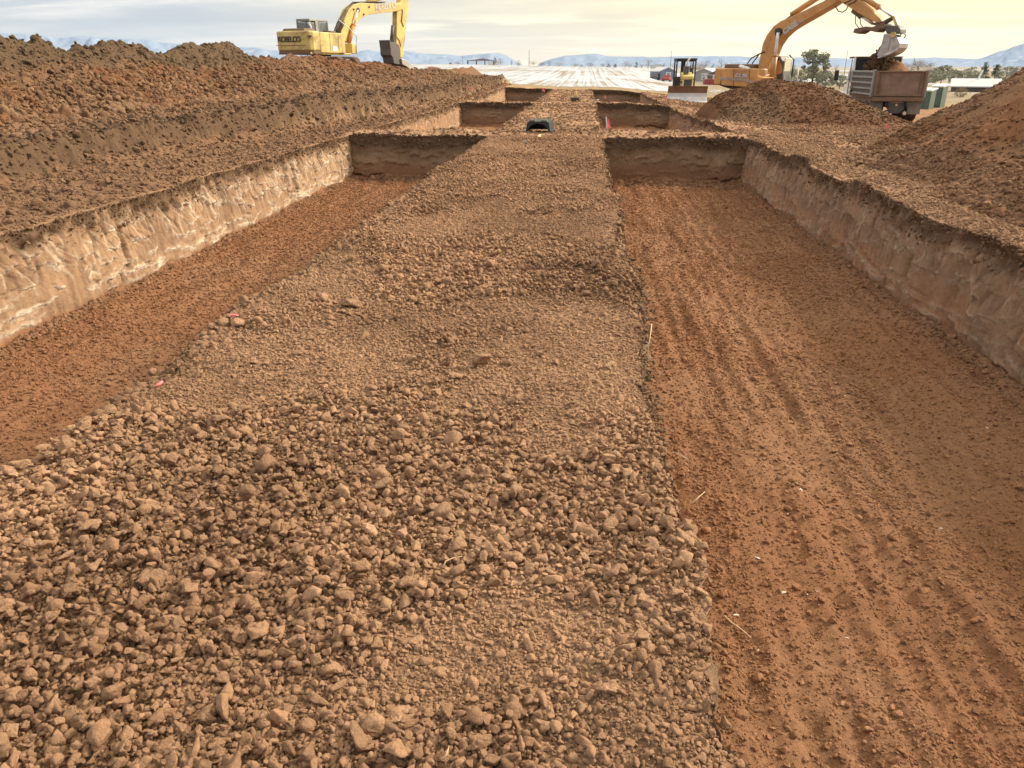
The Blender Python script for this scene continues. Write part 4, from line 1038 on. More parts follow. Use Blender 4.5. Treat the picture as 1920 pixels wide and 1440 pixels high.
    h = p3(P([(1434, 92), (1439, 76), (1449, 60), (1464, 43), (1481, 31), (1486, 28)], -0.2), -0.2); MB().tube(h, 0.03, 6).build('hose', M_BLK, boom, True)
    h = p3(P([(1495, 28), (1520, 15), (1545, 3), (1552, -2)], -0.25), -0.25); MB().tube(h, 0.025, 6).build('hose', M_MUD, boom, True)
    h = p3(P([(1566, 11), (1572, 21), (1580, 23), (1587, 18), (1590, 11)], -0.2), -0.2); MB().tube(h, 0.025, 6).build('hose', M_BLK, boom, True)
    for s_ in (-0.5, 0.5):
        q = P([(1447, 150), (1459 if s_ < 0 else 1463, 61)], s_); hcyl('boom_cylinder', (q[0][0], s_, q[0][1]), (q[1][0], s_, q[1][1]), 0.52, 0.14, 0.08, M_ORG, R, M_WHITE)
    q = P([(1484, 28), (1560, -22)]); hcyl('arm_cylinder', (q[0][0], 0, q[0][1]), (q[1][0], 0, q[1][1]), 0.75, 0.14, 0.08, M_ORG, R)
    # arm, linkage, bucket
    st = P([(1562, -10), (1572, 2), (1581, 4), (1590, 10), (1600, 16), (1613, 25), (1640, 40), (1653, 43), (1659, 41), (1655, 35), (1645, 26), (1638, 18), (1618, 2), (1600, -14), (1575, -24)])
    arm = MB().prism(st, -0.24, 0.24).build('arm', M_ORG, R, bevel=0.03)
    for pts in ([(1582, 6), (1590, 3), (1600, -4)], [(1590, 9), (1602, 4), (1610, -6)]):
        h = p3(P(pts, -0.26), -0.26); MB().tube(h, 0.025, 6).build('hose', M_BLK, arm, True)
    q = P([(1618, -6), (1674, 31)]); hcyl('bucket_cylinder', (q[0][0], 0, q[0][1]), (q[1][0], 0, q[1][1]), 0.52, 0.13, 0.06, M_ORG, R)
    q = P([(1600, 19), (1636, 44)]); hcyl('thumb_cylinder', (q[0][0], 0, q[0][1]), (q[1][0], 0, q[1][1]), 0.4, 0.14, 0.07, M_MUD, R)
    q = P([(1640, 43), (1658, 40), (1676, 31), (1676, 34), (1658, 46), (1645, 48), (1637, 46)]); MB().prism(q, -0.2, 0.2).build('link', M_MUD, R, bevel=0.02)
    q = P([(1674, 29), (1680, 30), (1687, 48), (1681, 49)]); MB().prism(q, -0.15, 0.15).build('tipping_link', M_YEL2, R, bevel=0.02)
    q = P([(1665, 47), (1690, 49), (1694, 55), (1694, 63), (1668, 64), (1665, 55), (1655, 52), (1656, 45)]); MB().prism(q, -0.3, 0.3).build('coupler', M_DGR, R, bevel=0.03)
    q = P([(1606, 61.5), (1609, 54), (1630, 50), (1640, 52), (1650, 48), (1664, 44), (1668, 52), (1656, 56), (1650, 61), (1634, 57), (1626, 58), (1616, 64)]); MB().prism(q, -0.35, 0.35).build('thumb', M_MUD, R, bevel=0.02)
    for e in (0, 9):
        h = p3(P([(1604+e, 27), (1604+e, 44), (1610+e*.9, 52)], -0.2), -0.2); MB().tube(h, 0.02, 6).build('hose', M_MUD, R, True)
    # bucket: shell with side plates, open to the left
    P0 = P
    P = lambda pts, y=0.0: P0([(1673+(a_-1678)*0.80, b_) for a_, b_ in pts], y*0.5)
    outer = P([(1669, 64), (1690, 65), (1701, 71), (1706, 81), (1703, 90), (1694, 98), (1680, 104), (1664, 107.5), (1652, 104)])
    innr = P([(1657, 102.5), (1666, 102), (1680, 98), (1691, 92), (1698, 85), (1699, 79), (1694, 73), (1686, 69), (1673, 67)])
    bkt = MB(); n = len(outer)
    for k in range(n-1):
        o0, o1 = outer[k], outer[k+1]; i0, i1 = innr[::-1][k], innr[::-1][k+1]
        bkt.prism([o0, o1, i1, i0], -0.38, 0.38)
    B = bkt.build('bucket', M_STEEL, R)
    sp = outer+P([(1659, 94), (1664, 80)]); 
    MB().prism(sp, -0.43, -0.38).build('side_plate', M_STEEL, B, bevel=0.01); MB().prism(sp, 0.38, 0.43).build('side_plate', M_STEEL, B, bevel=0.01)
    q = P([(1654, 104), (1668, 103), (1690, 94), (1697, 86), (1682, 96), (1668, 99)], -0.82); MB().prism(q, -0.46, -0.43).build('wear_strip', M_BRIGHT, B)
    q = P([(1676, 66), (1667, 96)], -0.82); MB().tube(p3(q, -0.44), 0.03, 6).build('rib', M_STEEL, B)
    for k in range(5):
        y = -0.32+0.16*k; q = P([(1653, 101.5), (1658, 108), (1647, 109)], y); MB().prism(q, y-0.035, y+0.035).build('tooth', M_BRIGHT, B)
    (x, z), = P([(1701, 70)]); pts = [(x+0.02+0.13*math.cos(t), 0, z+0.05+0.13*math.sin(t)) for t in np.linspace(0, 6.28, 13)]; MB().tube(pts, 0.03, 6).build('lifting_eye', M_STEEL, B, True)
    (x, z), = P([(1684, 65)], -0.6); MB().disc((x, -0.46, z), (0, 1, 0), 0.12, 0.10, 14).build('bucket_pin', M_YEL2, B)
    lump = P([(1660, 84), (1668, 76), (1690, 88), (1680, 99), (1656, 103), (1650, 98), (1653, 90)])
    MB().prism(lump, -0.36, 0.36).build('soil_in_bucket', M_MUD, B, bevel=0.08)
    P = P0
    U = empty('undercarriage', (0, 0, 0), math.radians(30)); U.parent = R
    MB().box((0, 0, 0.66), (1.9, 2.0, 0.5)).disc((0, 0, 1.02), (0, 0, 1), 0.7, 0.3).build('car_body', M_BLK, U, bevel=0.03)
    for s_ in (-1.2, 1.2): track('track', U, s_, 4.6, 0.95, 0.65)
    # where the soil leaves the lip, in world space
    o, h, l = P.o, P.h, P.l
    (x, z), = P([(1655, 100)]); return o+h*x+np.array([0, 0, z]), l
LIP, LLEFT = excavator_orange()

def dump_truck():
    px = at_dist(1677, 213, 41); loc = (float(px[0]), float(px[1]), -0.60); K = 0.9; rz = math.radians(86.5)
    R = empty('dump_truck', loc, rz, 'white-cab dump truck seen from behind with rusty tailgate, being loaded', 'dump truck'); R.scale = (K, K, K)
    bx = empty('dump_body', (0, 0, 0)); bx.parent = R
    W, Lb, zf, zs = 1.22, 4.5, 1.25, 2.42
    m = MB().box((Lb/2, 0, zf-0.06), (Lb, 2*W, 0.12)); m.build('floor', M_MUD, bx)
    for s_ in (-1, 1):
        sd = MB().box((Lb/2, s_*(W-0.03), (zf+zs)/2), (Lb, 0.06, zs-zf)).build('side_wall', M_DGR, bx)
        for k in range(5):
            z = zf+0.06+k*(zs-zf-0.1)/4; MB().box((Lb/2, s_*(W+0.03), z), (Lb, 0.10, 0.09)).build('side_rib', M_GREY, sd, bevel=0.02)
        MB().box((0.06, s_*(W+0.04), (zf+zs)/2), (0.12, 0.14, zs-zf+0.1)).build('corner_post', M_GREY, sd, bevel=0.02)
    tg = MB().box((-0.03, 0, (zf+zs)/2), (0.05, 2*W-0.05, zs-zf-0.02)).build('tailgate', M_RUST, bx)
    fr = MB()
    for s_ in (-1, 1): fr.box((-0.09, s_*(W-0.07), (zf+zs)/2), (0.10, 0.12, zs-zf)); fr.box((-0.075, s_*(W-0.27), (zf+zs)/2), (0.05, 0.06, zs-zf-0.1))
    fr.box((-0.08, 0, zs-0.04), (0.09, 2*W-0.26, 0.07)); fr.box((-0.09, 0, zf+0.02), (0.10, 2*W, 0.08)); fr.build('tailgate_frame', M_MUD, tg, bevel=0.015)
    MB().box((-0.05, 0, zf-0.16), (0.2, 2*W, 0.20)).build('rear_sill', M_MUD, bx, bevel=0.03)
    hb = MB().box((Lb, 0, 2.15), (0.08, 2*W, 1.85)); hb.box((Lb+0.5, 0, 3.08), (1.1, 2*W+0.1, 0.10)); hb.box((Lb-0.05, 0, 3.0), (0.06, 2*W-0.1, 0.12))
    hb.build('headboard', M_BLK, bx, bevel=0.02)
    for s_ in (-1, 1): MB().prism([(Lb-0.25, zs), (Lb+0.02, zs), (Lb+0.02, 3.1), (Lb-0.1, 3.1)], s_*W-0.04, s_*W+0.04).build('headboard_gusset', M_WHITE, bx, bevel=0.015)
    fr = MB()
    for s_ in (-0.43, 0.43): fr.box((3.4, s_, 0.85), (7.6, 0.09, 0.28))
    fr.build('chassis', M_BLK, R)
    for x in (0.9, 2.25):
        for s_ in (-1, 1):
            w = MB().disc((x, s_*0.92, 0.52), (0, 1, 0), 0.52, 0.56, 24).build('wheel', M_RUB, R, bevel=0.04)
            MB().disc((x, s_*1.21, 0.52), (0, 1, 0), 0.27, 0.06, 18).build('rim', M_FLAP, w)
    for s_ in (-1, 1):
        w = MB().disc((6.6, s_*1.02, 0.52), (0, 1, 0), 0.52, 0.30, 24).build('wheel', M_RUB, R, bevel=0.04); MB().disc((6.6, s_*1.18, 0.52), (0, 1, 0), 0.28, 0.06, 18).build('rim', M_GREY, w)
        MB().box((0.12, s_*0.92, 0.78), (0.03, 0.62, 0.80)).build('mud_flap', M_FLAP, R)
    MB().prism([(-0.52, 1.02), (0.52, 1.02), (0.52, 0.78), (0.22, 0.42), (-0.22, 0.42), (-0.52, 0.78)], -0.02, 0.04, 'x').build('hitch_plate', M_DGR, R, bevel=0.01)
    MB().box((-0.06, 0, 0.96), (0.05, 0.55, 0.10)).build('light_bar', M_RUST, R)
    MB().disc((-0.06, 0, 0.83), (1, 0, 0), 0.055, 0.04, 14).build('round_lamp', M_CHIP, R)
    for s_ in (-1, 1):
        w = MB().disc((-0.1, s_*0.42, 0.44), (1, 0, 0), 0.15, 0.12, 18).build('push_roller', M_RUB, R); MB().disc((-0.18, s_*0.42, 0.44), (1, 0, 0), 0.085, 0.05, 14).build('roller_hub', M_CHIP, w)
    for s_ in (-1, 1): MB().box((1.6, s_*1.16, 1.0), (3.0, 0.06, 0.22)).build('side_skirt', M_MUD, R)
    MB().box((3.9, 1.02, 0.75), (1.1, 0.5, 0.5)).build('fuel_tank', M_GREY, R, bevel=0.08)
    cb = MB().prism([(4.95, 0.9), (4.95, 2.5), (5.2, 2.62), (6.0, 2.6), (6.35, 1.85), (6.35, 0.9)], -1.05, 1.05).build('cab', M_WHITE, R, bevel=0.06)
    MB().box((5.65, 1.06, 2.1), (0.75, 0.02, 0.5)).build('door_window', M_GLASS, cb); MB().box((5.65, -1.06, 2.1), (0.75, 0.02, 0.5)).build('door_window', M_GLASS, cb)
    MB().prism([(6.35, 0.75), (6.35, 1.8), (7.6, 1.62), (7.9, 1.3), (7.9, 0.6)], -0.85, 0.85).build('bonnet', M_WHITE, R, bevel=0.08)
    for s_ in (-1, 1): MB().prism([(5.9, 0.9), (6.0, 1.15), (6.3, 1.3), (7.2, 1.28), (7.6, 1.0), (7.6, 0.75), (7.2, 1.1), (6.2, 1.05)], s_*1.22-0.2, s_*1.22+0.2).build('fender', M_WHITE, R, bevel=0.03)
    for s_ in (-1, 1):
        mm = MB().box((6.0, s_*1.72, 2.15), (0.12, 0.22, 0.55)).build('mirror', M_BLK, R, bevel=0.03); MB().tube([(6.0, s_*1.05, 1.95), (6.0, s_*1.65, 1.97)], 0.025, 6).build('mirror_arm', M_WHITE, mm)
    MB().tube([(4.85, -0.95, 1.0), (4.85, -0.95, 3.0)], 0.07, 10).build('exhaust_stack', M_CHROME, R, True)
    MB().tube([(4.6, 1.32, 1.2), (4.6, 1.32, 3.0)], 0.02, 6).build('antenna', M_BLK, R)
    # load of soil, heaped towards the right
    xs = np.linspace(0.05, Lb-0.06, 50); ys = np.linspace(-W+0.05, W-0.05, 34); X, Y = np.meshgrid(xs, ys)
    Z = zf+0.25+1.35*np.exp(-(((X-2.4)/1.5)**2+((Y+0.45)/0.75)**2)) + 0.28*fbm(X*1.8, Y*1.8, o=5, g=0.6)
    c, s_ = math.cos(rz), math.sin(rz); 
    V = np.stack([loc[0]+K*(c*X-s_*Y), loc[1]+K*(s_*X+c*Y), loc[2]+K*Z], -1).reshape(-1, 3)
    o = np_mesh('soil_load', V, grid_quads(34, 50), [M_PILE], np.broadcast_to(C_RED*1.0, (1700, 3)))
    tag(o, 'heap of red-brown soil in the bed of the dump truck', 'soil', kind='stuff')
    return loc, rz
TL, TRZ = dump_truck()
n = 9000; t = RNG.random(n)**0.8
Pf = LIP[None, :]+np.array([0.15, 0.5, 0])+t[:, None]*np.array([-0.15, 0.2, -1.45])+RNG.normal(0, 1, (n, 3))*np.array([0.15, 0.16, 0.14])*(0.5+1.6*t[:, None])+LLEFT[None, :]*RNG.uniform(-0.2, 0.6, n)[:, None]
scatter('falling_soil', Pf, power(n, 1.5, 0.03, 0.14), vary(np.broadcast_to(np.array([0.17, 0.098, 0.055]), (n, 3))), 'red-brown soil pouring from the bucket into the truck bed', 'soil', flat=1.3)

def bulldozer():
    q = at_dist(1281, 190, 57); loc = (float(q[0]), float(q[1]), -0.44); rz = math.radians(-89)
    R = empty('bulldozer', loc, rz, 'small yellow and black bulldozer facing the camera, wide blade lowered', 'bulldozer')
    H = [(1.95, 0.02), (1.80, 0.10), (1.70, 0.35), (1.68, 0.62), (1.76, 0.88), (1.90, 1.02)]
    back = [(x-0.06, z) for x, z in H[::-1]]
    up = MB().prism([(x, z) for x, z in H[2:]]+[(x-0.06, z) for x, z in H[2:][::-1]], -1.28, 1.28).build('blade', M_BRIGHT, R)
    MB().prism([H[-1], (H[-2][0]+0.01, H[-2][1]), (1.70, 0.60), (1.715, 0.60), (H[-2][0]+0.03, H[-2][1]), (H[-1][0]+0.02, H[-1][1])], -1.28, 1.28).build('rusted_top', plain('brown blade top', (0.20, 0.115, 0.075), 0.8, dirt=DIRT), up)
    MB().prism([H[0], (1.80, 0.10), (1.70, 0.36), (1.73, 0.36), (1.83, 0.12), (1.98, 0.03)], -1.30, 1.30).build('cutting_edge', plain('bright cutting edge', (0.70, 0.68, 0.66), 0.4, 0.2, dirt=DIRT, dirt_amt=0.3), up)
    for s_ in (-1, 1):
        MB().tube([(0.2, s_*0.85, 0.45), (1.68, s_*0.8, 0.40)], 0.09, 8).build('push_arm', M_YEL, R, True)
        track('track', R, s_*0.72, 2.5, 0.78, 0.42)
    MB().box((0.95, 0, 0.95), (1.1, 0.72, 0.9)).prism([(0.35, 1.4), (1.5, 1.4), (1.5, 1.62), (0.35, 1.85)], -0.36, 0.36).build('hood', M_YEL, R, bevel=0.05)
    MB().box((1.51, 0, 1.08), (0.03, 0.50, 0.62)).build('grille', M_BLK, R)
    for s_ in (-1, 1): MB().disc((1.30, s_*0.40, 1.25), (0, 1, 0), 0.09, 0.1, 12).build('headlight', M_BLK, R)
    MB().box((0.95, -0.10, 2.0), (0.42, 0.34, 0.45)).build('muffler', M_DGR, R, bevel=0.05)
    MB().tube([(0.95, -0.10, 2.2), (0.95, -0.02, 2.55), (1.0, 0.12, 2.78)], 0.05, 8).build('exhaust_pipe', M_WHITE, R, True)
    MB().disc((0.8, 0.28, 1.98), (0, 0, 1), 0.11, 0.22, 12).build('pre_cleaner', M_BLK, R)
    c = MB()
    for x, y in ((0.1, -0.62), (0.1, 0.62), (-1.1, -0.62), (-1.1, 0.62)): c.box((x, y, 1.78), (0.09, 0.09, 1.75))
    c.box((-0.5, 0, 2.66), (1.4, 1.38, 0.10)); c.box((0.1, 0, 2.56), (0.08, 1.25, 0.10)); c.box((-1.1, 0, 1.2), (0.06, 1.2, 0.7)); c.box((-1.1, 0, 2.55), (0.06, 1.2, 0.08)); c.box((0.1, 0.3, 1.78), (0.05, 0.05, 1.6)); c.box((0.1, 0, 1.15), (0.05, 1.24, 0.6)); c.box((-1.1, -0.05, 1.8), (0.05, 0.3, 1.7))
    cab = c.build('canopy', M_BLK, R, bevel=0.015)
    MB().box((-0.45, 0, 1.25), (0.5, 0.5, 0.2)).box((-0.68, 0, 1.55), (0.12, 0.5, 0.6)).build('operator_seat', M_BLK, R, bevel=0.04)
    MB().box((-0.4, 0, 0.75), (1.6, 0.8, 0.5)).build('chassis', M_YEL, R, bevel=0.03)
bulldozer()

# ------------------------------------------------------------------ small things on the site
def chamber():
    x, y = -1.29, 22.45; R = empty('drainage_chamber', (x, y, gz(x, y)+0.02), math.radians(90-3), 'black plastic arched drainage chamber lying on the earth bar', 'drain chamber')
    n = 16; arch = [(0.29*math.cos(t), 0.235*math.sin(t)) for t in np.linspace(0, math.pi, n)]
    out = [(x_, min(0.29, z_)) for x_, z_ in [(0.345-0.05*min(1, 1.6*t), 0.29*min(1, 1.6*t)) if t < 0.625 else (0.295-(t-0.625)/0.375*0.295, 0.30) for t in np.linspace(0, 1, n//2)]]; out = out+[(-a_, b_) for a_, b_ in out[::-1]]
    vs, fs = [], []
    xs = np.linspace(0, 1.15, 25)
    for i, xx in enumerate(xs):
        k = 1.0+0.035*(i % 2); vs += [(xx, a*k, b*k) for a, b in out]
    for i in range(len(xs)-1):
        for j in range(n-1): fs.append((i*n+j, i*n+j+1, (i+1)*n+j+1, (i+1)*n+j))
    MB().add(vs, fs).build('ribbed_shell', M_CHAM, R)
    vs = [(0, a, b) for a, b in out]+[(0, a, b) for a, b in arch]; fs = [(j, j+1, n+j+1, n+j) for j in range(n-1)]
    vs += [(-0.03, a, b) for a, b in out]+[(-0.03, a, b) for a, b in arch]; fs += [(2*n+j, 3*n+j, 3*n+j+1, 2*n+j+1) for j in range(n-1)]+[(n+j, n+j+1, 3*n+j+1, 3*n+j) for j in range(n-1)]+[(j, 2*n+j, 2*n+j+1, j+1) for j in range(n-1)]
    MB().add(vs, fs).build('end_rim', M_CHAM, R)
    MB().prism(out, 1.12, 1.15, 'x').build('added_dark_plate', M_CHAM, R)  # added plate shuts out the lit ground so the opening reads dark
    for s_ in (-1, 1): MB().box((0.1, s_*0.16, 0.30), (0.30, 0.20, 0.05), taper=0.8).build('top_knob', M_CHAM, R, bevel=0.015)
    for s_ in (-1, 1): MB().box((0.57, s_*0.36, 0.015), (1.15, 0.09, 0.03)).build('foot_flange', M_CHAM, R)
chamber()
def instrument():
    x, y = -0.55, 42.9; R = empty('laser_level', (x, y, gz(x, y)), 0.2, 'small black case with a yellow instrument on top, far along the strip', 'laser level')
    MB().box((0, 0, 0.10), (0.42, 0.3, 0.2)).build('case', M_BLK, R, bevel=0.03)
    MB().box((0.03, 0, 0.28), (0.16, 0.16, 0.18)).disc((0.03, 0, 0.42), (0, 0, 1), 0.05, 0.12, 12).build('instrument_head', M_YEL, R, bevel=0.02)
    for s_ in (-1, 1): MB().box((s_*0.42, -0.1, 0.03), (0.35, 0.06, 0.04)).build('lath', M_WOOD, R)
instrument()
def flag(px, py, d, h, label, ribbon=False, z=None, sc=1.0):
    p = at_dist(px, py, d); x, y = float(p[0]), float(p[1]); zz = gz(x, y) if z is None else z
    R = empty('survey_flag', (x, y, zz-0.03), random.uniform(-1, 1) if not ribbon else 0, label, 'survey flag')
    if ribbon:
        MB().box((0, 0, h/2), (0.035, 0.02, h), Matrix.Rotation(-0.12, 3, 'Y')).build('stake', M_WHITE, R)
        v = []; f = []
        for i in range(8):
            z_ = h*0.82-i*0.045; w = 0.03+0.012*i; v += [(0.03-w*.6+0.01*i, -0.025+0.01*math.sin(i), z_), (0.03+w*.6+0.008*i, -0.03-0.01*math.sin(i*1.3), z_)]
        for i in range(7): f.append((2*i, 2*i+1, 2*i+3, 2*i+2))
        o = MB().add(v, f).build('ribbon', M_PINK, R); o.modifiers.new('thick', 'SOLIDIFY').thickness = 0.004
    else:
        MB().tube([(0, 0, 0), (0.02, 0, h)], 0.006, 5).build('wire', M_WIRE, R)
        v = []; f = []
        for i in range(5): w = i*0.04*sc; v += [(0.02+w*0.8, 0.02*math.sin(i*1.5), h-0.01-0.02*i), (0.02+w*0.7, 0.02*math.sin(i*1.5+.4), h-0.10*sc-0.025*i)]
        for i in range(4): f.append((2*i, 2*i+1, 2*i+3, 2*i+2))
        o = MB().add(v, f).build('flag', M_PINK, R); o.modifiers.new('thick', 'SOLIDIFY').thickness = 0.004
flag(1137, 247, 23.6, 0.42, 'white stake with pink ribbon at the right end of the first earth bar', True)
flag(1016, 183, 49, 0.55, 'pink wire flag at the far left trench edge beside the strip', sc=1.3)
flag(1245, 190, 46, 0.40, 'small pink flag beside the left end of the bulldozer blade', sc=1.2)
flag(880, 184, 49, 0.50, 'pink flag on the ledge by the far left bank', sc=1.3)
flag(1384, 246, 24.5, 0.14, 'tiny pink flag on the path near the corner of the right trench', sc=0.9)
flag(1659, 238, 27.0, 0.22, 'pink flag in the notch between the mound and the big right pile', sc=1.1)
flag(1029, 192, 43.2, 0.12, 'low pink flag on the strip left of the black instrument', sc=1.1)
flag(1133, 184, 50, 0.18, 'low orange-pink flag by the far right trench', sc=1.2)
flag(948, 158, 68, 0.35, 'faint pink flag at the far end of the left trenches', sc=1.4)

def pebble(name, px, py, z, r, label, cat, mat=None, col=None, squash=(1, 1, 1), seed=0, sink=0.35, rot=0.0, group=None, detail=ICO3):
    v = ray(px, py); t = (z-CAMH)/v[2]; p = np.array([0, 0, CAMH])+v*t
    P_, F = clod_hull(700+seed, 5 if detail is ICO3 else 2, 0.07); P_ = P_*r*np.array(squash)
    o = np_mesh(name, P_, F, [mat or M_SOIL], None if mat else np.broadcast_to(np.array(col), (len(P_), 3)), smooth=False)
    one = np.array([1.0]); trench = (p[0] > XSR or p[0] < XSL)
    zz = gz(p[0], p[1]) if not trench else float(surf(np.array([p[0]]), np.array([p[1]]), one, one)[0][0])-DEP
    o.location = (p[0], p[1], zz+r*squash[2]*(1-sink)*0.8); o.rotation_euler = (0.2*math.sin(seed), 0.2*math.cos(seed), rot)
    return tag(o, label, cat, group)
tan = C_TAN*1.08
for k, a in enumerate([
    (300, 1100, 0, 0.070, 'biggest tan clod, low on the left half of the strip', (1.05, 0.9, 0.8), 0.3),
    (128, 860, 0, 0.065, 'angular tan clod at the left edge of the strip, upright', (0.8, 0.8, 1.1), 0.0),
    (160, 870, 0, 0.048, 'rounded clod just right of the upright clod at the strip edge', (1, 0.9, 0.9), 1.0),
    (160, 805, 0, 0.062, 'broad clod at the left strip edge above a pair of clods', (1.1, 0.9, 0.8), 2.0),
    (905, 690, 0, 0.075, 'round clod standing alone near the middle of the strip', (1, 0.9, 0.9), 0.4),
    (857, 712, 0, 0.055, 'smaller clod just left of the lone round clod mid-strip', (1, 0.9, 0.8), 0.9),
    (660, 575, 0, 0.085, 'dark flat clod in the upper left part of the strip', (1.2, 0.9, 0.6), 0.2),
    (895, 925, 0, 0.050, 'pale angular clod in the centre foreground of the strip', (1.2, 0.9, 0.7), 0.6),
    (1140, 1325, 0, 0.040, 'pointed clod near the bottom right of the strip', (1.2, 0.9, 0.9), 0.6),
    (745, 1355, 0, 0.042, 'squarish clod at the bottom centre of the strip', (1.1, 0.9, 0.9), 0.6),
    (260, 960, 0, 0.050, 'brown clod on the left strip, up and left of the biggest clod', (1.1, 0.9, 0.8), 1.6)]):
    pebble('earth_clod', a[0], a[1], a[2], a[3], a[4], 'clod', None, tan*random.uniform(0.85, 1.1), a[5], k, 0.25, a[6])
pebble('soil_slab', 1280, 1022, 0.0, 0.055, 'thin cracked soil slab tilted over a dark hole on the right strip edge', 'soil slab', None, C_TAN*1.2, (1.3, 0.7, 0.28), 31, -1.6, -0.75)
pebble('soil_flake', 1243, 712, 0.0, 0.075, 'upright pale soil flake standing at the right edge of the strip', 'soil flake', None, C_TAN*1.3, (0.35, 0.6, 1.0), 32, 0.2, 0.3)
for k, (px, py) in enumerate([(1485, 975), (1478, 963), (1418, 1052), (1677, 973), (1590, 1190), (1380, 1150), (1515, 1115), (1760, 1000), (1470, 1110), (1530, 1110), (1418, 1222), (1500, 925), (1585, 740), (1362, 508), (1300, 575), (1275, 640), (1850, 805)]):
    pebble('stone_chip', px, py, -DEP, 0.011+0.005*(k % 3), 'small pale stone chip lying on the red floor of the right trench', 'stone chip', M_CHIP, None, (1.2, 0.8, 0.35), 50+k, 0.4, k*1.3, 'pale chips on the red trench floor', ICO2)
def litter(px, py, r, label, mat, cat, name):
    v = ray(px, py); t = -CAMH/v[2]; p = v*t
    V, F = clod_shape(int(px), ICO2, 0.3); V = V*r*np.array([1.5, 0.7, 0.3]); o = np_mesh(name, V, F, [mat]); o.location = (p[0], p[1], gz(p[0], p[1])+r*0.25); o.rotation_euler = (0.3, 0.2, px)
    tag(o, label, cat)
litter(983, 268, 0.09, 'crumpled white scrap on the strip just before the drainage chamber', M_WHITE, 'litter', 'white_scrap')
litter(1115, 193, 0.12, 'small white scrap at the strip edge right of the black instrument', M_WHITE, 'litter', 'white_scrap')
litter(1010, 258, 0.12, 'yellowish stone right in front of the drainage chamber', M_WOOD, 'stone', 'flat_stone')
litter(300, 719, 0.022, 'crumpled pink scrap of flag film at the left edge of the strip', M_PINK, 'litter', 'pink_scrap')
litter(238, 789, 0.012, 'tiny pink scrap by the clods at the left strip edge', M_PINK, 'litter', 'pink_scrap')
litter(440, 601, 0.022, 'faint red scrap on the far left edge of the strip', M_PINK, 'litter', 'red_scrap')
def stalk(pts, z, r, label, lift=0.02):
    q = []
    for i, (px, py) in enumerate(pts):
        zz = z+(lift if 0 < i < len(pts)-1 else 0.008); v = ray(px, py); t = (zz-CAMH)/v[2]; q.append(np.array([0, 0, CAMH])+v*t)
    c = q[0].copy(); o = MB().tube([tuple(p-c) for p in q], r, 5, r*0.5).build('dry_stalk', M_STRAW, None, True); o.location = c
    tag(o, label, 'straw')
stalk([(1222, 608), (1219, 632), (1215, 656)], 0.0, 0.005, 'straight pale straw leaning at the right strip edge, the highest one', 0.05)
stalk([(1228, 604), (1240, 610), (1250, 613)], -0.2, 0.004, 'short straw poking out sideways from the right strip edge')
stalk([(1298, 944), (1310, 932), (1322, 922)], 0.0, 0.0035, 'short slanting straw at the right strip edge above the cracked slab')
stalk([(830, 1065), (836, 1052), (850, 1046), (868, 1043)], 0.02, 0.0035, 'bent pale straw among clods near the middle of the strip')
stalk([(1358, 1155), (1372, 1168), (1390, 1180), (1408, 1196)], -0.3, 0.004, 'long thin root curling down from the strip edge over the red trench')
stalk([(172, 1270), (170, 1295), (160, 1315), (152, 1322)], 0.02, 0.003, 'curved straw at the lower left corner among clods')
stalk([(1290, 862), (1270, 850), (1256, 848)], 0.01, 0.003, 'thin straw lying level on the right strip edge')
stalk([(905, 672), (885, 655), (872, 650)], 0.02, 0.003, 'fine straw just above the lone round clod')
stalk([(832, 1425), (838, 1412), (842, 1398)], 0.03, 0.003, 'short straw at the bottom edge of the picture, centre', 0.02)
stalk([(1300, 1058), (1285, 1045), (1272, 1050)], 0.0, 0.0025, 'thin straw under the cracked soil slab')
def scrap_board():
    p = at_dist(1652, 218, 33); x, y = float(p[0]), float(p[1])
    o = MB().box((0, 0, 0), (0.62, 0.05, 0.22)).build('wood_board', M_STRAW, None, bevel=0.01); o.location = (x, y, gz(x, y)+0.10); o.rotation_euler = (0.1, 0.12, 0.25)
    tag(o, 'pale wooden board lying on edge in front of the dump truck', 'board')
scrap_board()

# ------------------------------------------------------------------ background
def ground_far(x, y): return gz(float(x), float(y))
def place(px, d):
    p = at_dist(px, 125, d); return float(p[0]), float(p[1])
def zof(py, d): return CAMH-(py-125)*d/1685.0
def gable(px0, px1, d, ytop, wall, roofm, label, depth=9, trim=True, window=True, rz=None, cat='house', base_h=0.6, name='house', skew=0.35):
    x0, y0 = place(px0, d); x1, y1 = place(px1, d); cx, cy = (x0+x1)/2, (y0+y1)/2; w = math.hypot(x1-x0, y1-y0)
    g = ground_far(cx, cy)-0.2; H = zof(ytop, d)-g; a = math.atan2(y1-y0, x1-x0)
    R = empty(name, (cx, cy, g), a+skew, label, cat)
    w = w*1.0; e = H*0.72
    MB().prism([(-w/2, base_h), (w/2, base_h), (w/2, e), (0, H-0.15), (-w/2, e)], 0, depth).build('wall', wall, R)
    MB().box((0, depth/2, base_h/2), (w*0.98, depth*0.98, base_h)).build('skirt', M_WHITE if trim else M_MUD, R)
    for s_ in (-1, 1):
        MB().prism([(0, H-0.12), (s_*(w/2+0.25), e-0.12), (s_*(w/2+0.25), e+0.06), (0, H+0.08)], -0.25, depth+0.25).build('roof', roofm, R)
    if window:
        f = MB().box((w*0.05, -0.03, e*0.62), (1.3, 0.06, 1.5)).build('window', M_WHITE, R); MB().box((w*0.05, -0.07, e*0.62+0.33), (0.9, 0.03, 0.5)).box((w*0.05, -0.07, e*0.62-0.33), (0.9, 0.03, 0.5)).build('pane', M_GREY, f)
    return R
